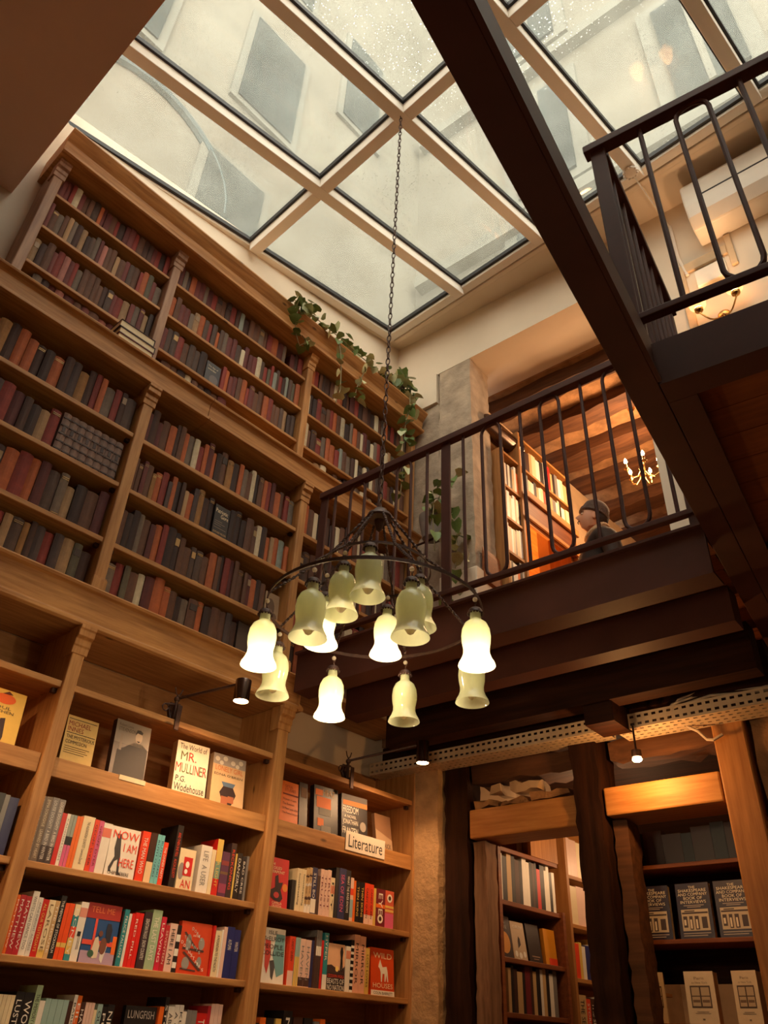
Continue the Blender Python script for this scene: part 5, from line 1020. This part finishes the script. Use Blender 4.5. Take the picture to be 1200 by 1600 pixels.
fill(3.62, 4.15, .652, 'WKAKDKWWKDKRKWWKW', (.2, .235), 'top row of the back room bookcase', g_, titles=False)
fill(1.05, 1.245, zA, 'NGWLKGN', (.17, .2), 'shelf below display rail, outermost bay', 'books in the outermost bay', y=2.93, titles=False)
fill(1.05, 1.245, zB, 'RWOCKRW', (.17, .2), 'second shelf below display rail, outermost bay', 'books in the outermost bay', y=2.93, titles=False)
fill(3.66, 4.10, .172, 'AKDAKMDAKWAKWG', (.17, .215), 'lower row of the reddish back room bookcase', g_, titles=False)
fill(4.27, 4.75, .62, 'QCQQCCQC', (.19, .21), 'pale row beyond the reddish bookcase', g_, titles=False)
fill(4.27, 4.75, .87, 'QQCQCQ', (.19, .21), 'topmost pale row beyond the reddish bookcase', g_, titles=False)
fill(4.30, 4.75, .36, 'VYWBNWYGWV', (.16, .22), 'mixed row beyond the reddish bookcase', g_)
fill(4.30, 4.75, .10, 'AVDWOWKA', (.16, .2), 'low row beyond the reddish bookcase', g_)
face_book(3.615, .12, .19, .4005, (58, 34, 30), y=2.53, label='dark cover with a glowing moon in the back room', lean=8, group=g_, art=[('cover_title', (170, 160, 150), tl(('YOUR', .1, .82, .5, .1), ('MOON', .1, .68, .6, .1))), ('moon', (220, 150, 60), e_((.5, .36, .36, .26)))])
face_book(3.74, .12, .175, .4005, (206, 180, 150), y=2.53, label='pale cover with a small black bird in the back room', lean=8, group=g_, art=[('cover_title', 'W', tl(('CURLEW', .15, .82, .7, .08))), ('bird', (60, 44, 40), p_([(.4, .3), (.6, .4), (.58, .56), (.48, .62), (.42, .5)])), ('cover_picture', 'W', e_((.2, .15, .1, .08), (.5, .12, .12, .08), (.8, .16, .1, .08)))])
face_book(3.88, .12, .18, .4005, (48, 32, 30), y=2.53, label='near black cover beside the bird cover in the back room', lean=8, group=g_, art=[('small_print', (150, 120, 100), r_((.2, .14, .6, .03), (.3, .08, .4, .02)))])
face_book(4.03, .11, .17, .4005, (226, 150, 40), y=2.53, label='amber cover with a red foot in the back room', lean=4, group=g_, art=[('foot_strip', 'V', r_((.3, 0, .7, .2)))])

sb = thing('bookcase', 'dark bookcase of facing books under the bright oak lintel', 'bookcase', F_B, base=(1.65, 0.35, FLOOR))
for z in (0.757, 0.452, 0.142, -0.15): part('shelf', MB().box(1.32, 1.98, 0.20, 0.42, z - 0.018, z), 'red_shelf_wood', sb, bevel=0.002)
for a in (1.30, 1.98): part('side_panel', MB().box(a, a + 0.02, 0.20, 0.44, FLOOR, 0.95), 'dark_timber_z', sb)
part('back_board', MB().box(1.32, 1.98, 0.425, 0.44, 0.30, 0.76), 'dark_timber_x', sb); part('upper_rail', MB().box(1.32, 1.98, 0.40, 0.42, 0.80, 0.84), 'red_shelf_wood', sb)
g2 = 'facing books under the bright oak lintel'
for i, x in enumerate((1.375, 1.563, 1.735)):
    face_book(x, .15, .225, .4525, (40, 34, 66), frame=F_B, y=0.225, th=.03, lean=5, turn=(4, 0, 0)[i], kind='hardback', group=g2, label=['navy facing book nearest the blackened post', 'navy facing book in the middle of three', 'navy facing book partly hidden by the oak post'][i], art=[
        ('cover_title', 'W', tl(('THE', .4, .90, .2, .045), ('SHAKESPEARE', .08, .835, .84, .055), ('AND COMPANY', .06, .765, .88, .055), ('BOOK OF', .22, .695, .56, .055), ('INTERVIEWS', .12, .625, .76, .055))), ('small_print', (190, 180, 180), r_((.2, .585, .6, .012), (.3, .555, .4, .012), (.1, .09, .8, .014), (.1, .05, .7, .014))),
        ('cover_picture', (200, 190, 176), r_((.1, .14, .8, .38))), ('shop_drawing', (70, 60, 70), r_((.14, .2, .12, .2), (.32, .16, .1, .24), (.48, .16, .12, .24), (.68, .18, .16, .2), (.12, .44, .76, .03), (.2, .48, .3, .02), lvl=1)), ('shop_drawing', (236, 228, 214), r_((.34, .18, .05, .16), (.51, .18, .05, .16), (.16, .24, .06, .1), lvl=2))])
for i, x in enumerate((1.375, 1.545, 1.745)):
    face_book(x, (.075, .125, .105)[i], .19, .1425, (232, 214, 186), frame=F_B, y=0.225, th=.05, lean=3, turn=(18, 0, -8)[i], group=g2, label=['white facing book with a window picture, turned towards the centre', 'white facing book with a window picture, middle of three', 'white facing book with a window picture beside the oak post'][i], art=[
        ('cover_title', (150, 130, 110), tl(('Paris', .34, .84, .34, .05), ('to New York', .24, .76, .54, .04))), ('window_picture', (80, 62, 54), r_((.16, .3, .68, .42))), ('window_picture', (196, 176, 150), r_((.2, .53, .27, .16), (.52, .53, .28, .16), (.2, .33, .27, .18), (.52, .33, .28, .18), lvl=1)), ('cafe_scene', (120, 96, 80), r_((.22, .4, .24, .05), (.54, .4, .24, .05), lvl=2)), ('small_print', (120, 104, 90), r_((.3, .22, .4, .01), (.24, .19, .52, .01), (.46, .07, .08, .03)))])
fill(1.34, 1.96, .757, 'DKDDKDKDD', (.13, .17), 'top row in shade-darkened colours behind the bright lintel', g2, frame=F_B, y=0.26, d=.12, titles=False)  # only dark spines: the lintel's shade is put into their colours
light('POINT', (3.95, 2.1, 0.95), P_BACK, WARM, 0.06, name='back_room_light')
light('POINT', (4.75, 2.2, 0.98), P_BACK, WARM, 0.06, name='back_room_light')

# ================================================================ UPPER ROOM
ub = thing('bookcase', 'honey wood bookcase around the lit doorway in the upper room', 'bookcase', base=(4.2, 2.55, 1.6))
for x in (3.745, 3.975, 4.70): part('upright', MB().box(x, x + 0.022, 2.44, 2.655, 1.6, 3.95 if x > 3.8 else 3.66), 'oak_z', ub)
for z in (3.645, 3.345, 3.072, 2.795, 2.52, 2.25, 1.98): part('shelf', MB().box(3.767, 3.975, 2.45, 2.655, z - 0.02, z), 'oak_x', ub)
part('shelf', MB().box(4.005, 4.70, 2.45, 2.655, 3.625, 3.645), 'oak_x', ub); part('shelf', MB().box(4.005, 4.70, 2.47, 2.655, 3.382, 3.4), 'oak_x', ub); part('shelf', MB().box(4.005, 4.70, 2.45, 2.655, 3.91, 3.93), 'oak_x', ub)
part('door_header', MB().box(4.005, 4.70, 2.43, 2.465, 3.16, 3.385), 'red_shelf_wood', ub, bevel=0.01); part('header_moulding', MB().box(3.99, 4.72, 2.405, 2.43, 3.34, 3.40), 'oak_x', ub, bevel=0.008); part('header_moulding', MB().box(3.99, 4.72, 2.415, 2.43, 3.16, 3.19), 'oak_x', ub)
part('door_jamb', MB().box(4.005, 4.04, 2.47, 2.655, 1.6, 3.38), 'oak_z', ub); part('door_jamb', MB().box(4.665, 4.70, 2.47, 2.655, 1.6, 3.38), 'oak_z', ub)
part('back_board', MB().box(3.767, 4.70, 2.65, 2.656, 3.40, 3.95), 'oak_x', ub); part('back_board', MB().box(3.767, 3.975, 2.65, 2.656, 1.6, 3.40), 'oak_x', ub)
g3 = 'books in the upper room'
fill(4.01, 4.69, 3.402, 'WAGCWKAWCVKWAGWCKWAC', (.17, .21), 'row over the lit upper doorway', g3, y=2.46, titles=False)
fill(4.01, 4.69, 3.645, 'WKDACWKWRAKGWCA', (.18, .24), 'top row over the lit upper doorway', g3, y=2.46, titles=False)
for z, nm in ((3.345, 'second'), (3.072, 'third'), (2.795, 'fourth'), (2.52, 'fifth')): fill(3.77, 3.97, z, rr.sample('WAKCWDWKOA', 8), (.19, .24), f'{nm} shelf of the narrow upper stack', g3, y=2.46, titles=False)
solo('ventilation_duct', MB().lathe([(0.075, -0.02), (0.075, 0.42)], 20, (0, 0, 0)), 'chrome', 'dark round duct lying on top of the upper bookcase', 'duct', T(3.66, 2.52, 3.86) @ Matrix.Rotation(R(90), 4, 'Y'), smooth=True)
uc = thing('candle_chandelier', 'small brass candle chandelier glowing in the upper room', 'chandelier', F_B, base=(1.46, 1.2, 3.62))
part('ceiling_rose', MB().lathe([(0.03, 0.0), (0.03, -0.03), (0.006, -0.06)], 14, (1.46, 1.2, 4.36)), 'brass', uc, True)
part('stem', MB().lathe([(0.004, 0.24), (0.01, 0.2), (0.014, 0.12), (0.026, 0.07), (0.012, 0.03), (0.022, 0.0), (0.004, -0.03)], 14, (1.46, 1.2, 3.66)), 'brass', uc, True)
for i in range(15): link('chain_link', lk, uc, M=T(0, 0, 0.29 + i * 0.026) @ Matrix.Rotation(R(90 * (i % 2)), 4, 'Z') @ Matrix.Scale(0.7, 4))
for i in range(5):
    a = R(72 * i + 10); c, s_ = math.cos(a), math.sin(a)
    part('arm', MB().tube([(1.46 + q * c, 1.2 + q * s_, 3.66 + z) for q, z in ((.01, .05), (.04, -.01), (.08, -.03), (.115, -.01), (.125, .03))], 0.005, 6), 'brass', uc, True)
    cu = part('candle_cup', MB().lathe([(0.006, 0.0), (0.02, 0.012), (0.02, 0.016), (0.008, 0.016), (0.008, 0.06)], 12, (1.46 + .125 * c, 1.2 + .125 * s_, 3.69)), 'brass', uc, True)
    part('candle_bulb', MB().lathe([(0.005, 0.0), (0.013, 0.018), (0.012, 0.03), (0.001, 0.055)], 10, (1.46 + .125 * c, 1.2 + .125 * s_, 3.75)), 'candle_glow', cu, True)
light('POINT', F_B @ Vector((1.46, 1.2, 3.86)), P_CANDLE, WARM, 0.12, name='candle_light'); light('POINT', F_B @ Vector((1.46, 1.2, 3.55)), P_CANDLE * 0.8, WARM, 0.12, name='candle_light')

# ---- wall over the landing: air conditioner, sconces, panels, bracket
ac = thing('air_conditioner', 'white split air conditioner high on the wall behind the landing railing', 'air conditioner', F_B, base=(2.9, -0.02, 4.29))
part('casing', MB().prism([(0.0, 4.29), (-0.15, 4.29), (-0.21, 4.35), (-0.235, 4.43), (-0.24, 4.61), (-0.20, 4.68), (0.0, 4.70)], 'x', 2.47, 3.32), 'white_plastic', ac, bevel=0.012)
part('air_slot', MB().box(2.56, 3.30, -0.238, -0.22, 4.47, 4.482), 'dark_slot', ac); part('flap', MB().prism([(-0.158, 4.293), (-0.216, 4.352), (-0.239, 4.43), (-0.231, 4.43), (-0.205, 4.352), (-0.15, 4.297)], 'x', 2.56, 3.30), 'white_plastic', ac)
sc = thing('wall_sconce', 'brass twin arm wall sconce with glowing white shades behind the landing', 'sconce', F_B, base=(2.48, -0.04, 3.64))
part('back_plate', MB().lathe([(0.036, 0.0), (0.036, 0.01), (0.02, 0.03), (0.006, 0.036)], 18).__class__() if False else MB().sphere((2.48, -0.012, 3.645), (0.036, 0.014, 0.036), 16, 10), 'brass', sc, True)
for s_, x in ((-1, 2.372), (1, 2.585)):
    part('arm', MB().tube([(2.48 + (x - 2.48) * k, -0.02 - 0.09 * math.sin(k * math.pi / 2), 3.645 - 0.07 * math.sin(k * math.pi) - 0.0 * k) for k in (0, .15, .3, .45, .6, .75, .9, 1.0)], 0.005, 8), 'brass', sc, True)
    part('cup', MB().lathe([(0.006, -0.02), (0.024, -0.006), (0.026, 0.008), (0.01, 0.012)], 16, (x, -0.11, 3.665)), 'brass', sc, True)
    sh = part('shade', MB().lathe([(0.022, 0.0), (0.046, 0.02), (0.05, 0.045), (0.036, 0.08), (0.022, 0.12), (0.021, 0.12), (0.034, 0.08), (0.048, 0.045), (0.044, 0.022), (0.02, 0.004)], 20, (x, -0.11, 3.68), caps=False), 'opal_glass', sc, True)
    part('bulb', MB().sphere((x, -0.11, 3.725), 0.018, 10, 8), 'bulb_glow', sh, True)
    light('POINT', F_B @ Vector((x, -0.11, 3.745)), P_SCONCE, WARM, 0.02, name='sconce_light')
solo('wall_box', MB().box(2.39, 2.575, -0.05, 0.0, 3.92, 4.06), 'white_plastic', 'white electrical box on the wall above the sconce', 'box', F_B, (2.48, 0, 3.92), bevel=0.006)
solo('wall_recess', MB().box(2.28, 2.33, -0.02, 0.0, 3.5, 4.20).box(2.33, 2.60, -0.02, 0.0, 4.12, 4.20).box(2.60, 2.64, -0.02, 0.0, 4.0, 4.28), 'plaster', 'broken plaster edging around the electrical box', 'plaster', F_B, (2.4, 0, 3.5), bevel=0.006)
cb = thing('corbel_bracket', 'cream fluted rosette with a perforated strap under the skylight frame', 'bracket', F_B, base=(2.275, -0.53, 4.6))
part('rosette', MB().lathe([(0.012, -0.015), (0.03, -0.012), (0.045, 0.0), (0.045, 0.02)], 20, (2.275, -0.53, 4.632)), 'bar_paint', cb, True)
for i in range(12): a = i * math.pi / 6; part('flute', MB().sphere((2.275 + .042 * math.cos(a), -0.53 + .042 * math.sin(a), 4.625), 0.009, 6, 4), 'bar_paint', cb, True)
q = MB(); slotted(q, lambda u, v: (2.28 + 0.04 * u, -0.50 + 0.49 * u, 4.64 - 0.03 * u + 0.035 * (v - .5)), 12, 1, 0, 0, .5, .4); o = part('strap', q, 'bar_paint', cb); m = o.modifiers.new('sheet', 'SOLIDIFY'); m.thickness = 0.003
solo('conduit', MB().tube([(2.32, -0.012, 4.62), (2.32, -0.012, 4.28), (2.345, -0.012, 4.1)], 0.01, 8), 'bar_paint', 'thin cream conduit dropping from the bracket', 'conduit', F_B, (2.32, 0, 4.1), smooth=True)
solo('valve_knob', MB().lathe([(0.02, 0.0), (0.03, 0.012), (0.03, 0.03), (0.012, 0.045), (0.004, 0.05)], 14, (1.22, -0.30, 1.647)), 'iron', 'dark knob on the landing edge below the sconce', 'knob', F_L, (1.22, -0.30, 1.645), smooth=True)
solo('wall_fragment', MB().prism([(0.715, 2.42), (0.745, 2.45), (0.735, 2.66), (0.725, 2.70)], 'y', 0.05, 0.25), 'deck_board', 'small orange lit board leaning in the balcony doorway', 'board', F_B, (0.73, 0.15, 2.4))

# ================================================================ PERSON IN THE UPPER ROOM
def person():
    PX, PY, Z0 = 4.23, 2.02, 1.6
    face = math.atan2(0.72, -0.69)                      # looks along the bookcase, chin up
    Mp = T(PX, PY, Z0) @ Matrix.Rotation(face, 4, 'Z') @ Matrix.Scale(0.925, 4)  # local +x = facing direction
    def skin(name, verts, edges, rad, mat, parent, M, sub=2):
        me = bpy.data.meshes.new(name); me.from_pydata(verts, edges, []); o = link(name, me, parent, M=M)
        me.materials.append(MAT[mat])
        m = o.modifiers.new('skin', 'SKIN'); m.use_smooth_shade = True
        for i, rr_ in enumerate(rad):
            sv = me.skin_vertices[0].data[i]; sv.radius = rr_ if isinstance(rr_, tuple) else (rr_, rr_); sv.use_root = (i == 0)
        s_ = o.modifiers.new('sub', 'SUBSURF'); s_.levels = sub; s_.render_levels = sub
        return o
    V = [(0, 0, .92), (0, 0, 1.08), (.01, 0, 1.25), (.0, 0, 1.38), (0.01, 0, 1.46), (.025, 0, 1.53)]; E = [(i, i + 1) for i in range(5)]; Rd = [(.13, .1), (.12, .09), (.14, .1), (.12, .085), (.05, .05), (.05, .05)]
    for s_ in (1, -1):
        b = len(V); V += [(0, .17 * s_, 1.39), (-.03, .24 * s_, 1.14), (.10, .22 * s_, .93), (.16, .21 * s_, .86)]; E += [(3, b), (b, b + 1), (b + 1, b + 2), (b + 2, b + 3)]; Rd += [.055, .043, .03, .026]
        for k, (dy, ln) in enumerate(((-.022, .05), (-.008, .06), (.007, .055), (.021, .045))):
            c = len(V); V += [(.20, (.21 * s_) + dy, .83), (.20 + ln * .7, .21 * s_ + dy * 1.2, .80), (.20 + ln, .21 * s_ + dy * 1.2, .77)]; E += [(b + 3, c), (c, c + 1), (c + 1, c + 2)]; Rd += [.009, .008, .007]
        c = len(V); V += [(.17, .21 * s_ - .03 * s_, .85), (.205, .21 * s_ - .045 * s_, .83)]; E += [(b + 3, c), (c, c + 1)]; Rd += [.010, .008]
        b = len(V); V += [(0, .09 * s_, .86), (.01, .1 * s_, .48), (-.01, .1 * s_, .1), (.05, .11 * s_, .04), (.15, .12 * s_, .03)]; E += [(0, b), (b, b + 1), (b + 1, b + 2), (b + 2, b + 3), (b + 3, b + 4)]; Rd += [.085, .06, .04, .04, .03]
    body = skin('person', V, E, Rd, 'skin', None, Mp)
    tag(body, 'person in a knit beanie and dark jacket looking up at the shelves', 'person')
    # head: shaped ball, tilted back
    Mh = T(.03, 0, 1.605) @ Matrix.Rotation(R(-14), 4, 'Y')
    q = MB(); nn, mm = 28, 20
    for i in range(mm + 1):
        ph = math.pi * i / mm
        for k in range(nn):
            t = 2 * math.pi * k / nn; x, y, z = math.sin(ph) * math.cos(t), math.sin(ph) * math.sin(t), math.cos(ph)
            fx = max(0.0, x); s_ = 1.0 - 0.22 * max(0, -z) * (1 - 0.35 * fx)
            X, Y, Z = .096 * x * s_, .074 * y * s_, .118 * z
            if x > .5: X -= .014 * math.exp(-((abs(y) - .36) ** 2) / .02 - ((z - .08) ** 2) / .012); X += .026 * math.exp(-(y / .13) ** 2 - ((z + .18) / .13) ** 2) + .011 * math.exp(-(y / .12) ** 2 - ((z + .02) / .14) ** 2); X += .007 * math.exp(-(y / .3) ** 2 - ((z + .45) / .07) ** 2); X += .012 * math.exp(-(y / .3) ** 2 - ((z + .8) / .16) ** 2)
            q.v.append((X, Y, Z))
    for i in range(mm):
        for k in range(nn): q.f.append([i * nn + k, (i + 1) * nn + k, (i + 1) * nn + (k + 1) % nn, i * nn + (k + 1) % nn]); q.m.append(0); q.c.append(None)
    for s_ in (1, -1): q.sphere((-.002, .074 * s_, -.006), (.018, .008, .030), 10, 8)
    hd = link('head', q.mesh('head', 'skin', smooth=True), body, M=Mh)
    for s_ in (1, -1):
        link('eye', MB().sphere((.083, .028 * s_, .010), (.010, .012, .008), 10, 8).mesh('eye', 'white_plastic', smooth=True), hd); link('pupil', MB().sphere((.091, .029 * s_, .010), (.004, .005, .005), 8, 6).mesh('pupil', 'dark_slot'), hd)
        link('eyebrow', MB().tube([(.088, .012 * s_, .027), (.088, .03 * s_, .031), (.078, .046 * s_, .026)], .0032, 6).mesh('eyebrow', 'jacket_cloth'), hd)
    link('mouth', MB().tube([(.088, -.02, -.054), (.096, -.008, -.052), (.097, 0, -.053), (.096, .008, -.052), (.088, .02, -.054)], .0035, 6).mesh('mouth', 'terracotta'), hd)
    link('hair', MB().lathe([(.088, .02), (.09, .0), (.086, -.03), (.07, -.05)], 18, (-.012, 0, 0), caps=False).mesh('hair', 'jacket_cloth', smooth=True), hd, M=Matrix.Scale(.86, 4, (0, 1, 0)) @ T(-.02, 0, .01))
    bn = link('beanie', MB().lathe([(.107, .0), (.110, .012), (.107, .03), (.100, .036), (.103, .06), (.094, .095), (.07, .122), (.035, .136), (.002, .139)], 28).mesh('beanie', 'wool', smooth=True), body, M=Mh @ T(-.008, 0, .034) @ Matrix.Rotation(R(-10), 4, 'Y') @ Matrix.Diagonal((1, .82, 1, 1)))
    link('beanie_cuff', MB().lathe([(.107, .0), (.114, .004), (.114, .03), (.105, .034)], 28, caps=False).mesh('beanie_cuff', 'wool', smooth=True), bn)
    JV = [(0, 0, .82), (0, 0, 1.0), (.01, 0, 1.22), (.0, 0, 1.38), (.0, 0, 1.45)]; JE = [(i, i + 1) for i in range(4)]; JR = [(.18, .15), (.17, .14), (.19, .145), (.15, .12), (.08, .08)]
    for s_ in (1, -1): b = len(JV); JV += [(0, .19 * s_, 1.37), (-.03, .25 * s_, 1.13), (.09, .22 * s_, .95)]; JE += [(3, b), (b, b + 1), (b + 1, b + 2)]; JR += [.085, .068, .052]
    jk = skin('jacket', JV, JE, JR, 'jacket_cloth', body, I4)
    link('collar', MB().tube([(.075 * math.cos(a) + .005, .10 * math.sin(a), 1.475 + .02 * (1 - math.cos(a)) - .03 * max(0, math.cos(a))) for a in [i * math.pi / 10 for i in range(20)]], .021, 10, True).mesh('collar', 'shearling', smooth=True), jk)
    link('zip', MB().box(.135, .142, -.006, .006, .85, 1.38).mesh('zip', 'chrome'), jk)
    TV = [(0, 0, .93)]; TE = []; TR = [(.15, .12)]
    for s_ in (1, -1): b = len(TV); TV += [(0, .09 * s_, .82), (.01, .1 * s_, .48), (-.01, .1 * s_, .09)]; TE += [(0, b), (b, b + 1), (b + 1, b + 2)]; TR += [.10, .078, .062]
    skin('trousers', TV, TE, TR, 'trouser_cloth', body, I4)
    for s_ in (1, -1): link('boot', MB().prism([(-.06, 0), (.17, 0), (.18, .03), (.12, .06), (.05, .08), (.045, .14), (-.06, .14)], 'y', .1 * s_ - .04, .1 * s_ + .04).mesh('boot', 'jacket_cloth'), body)
person()
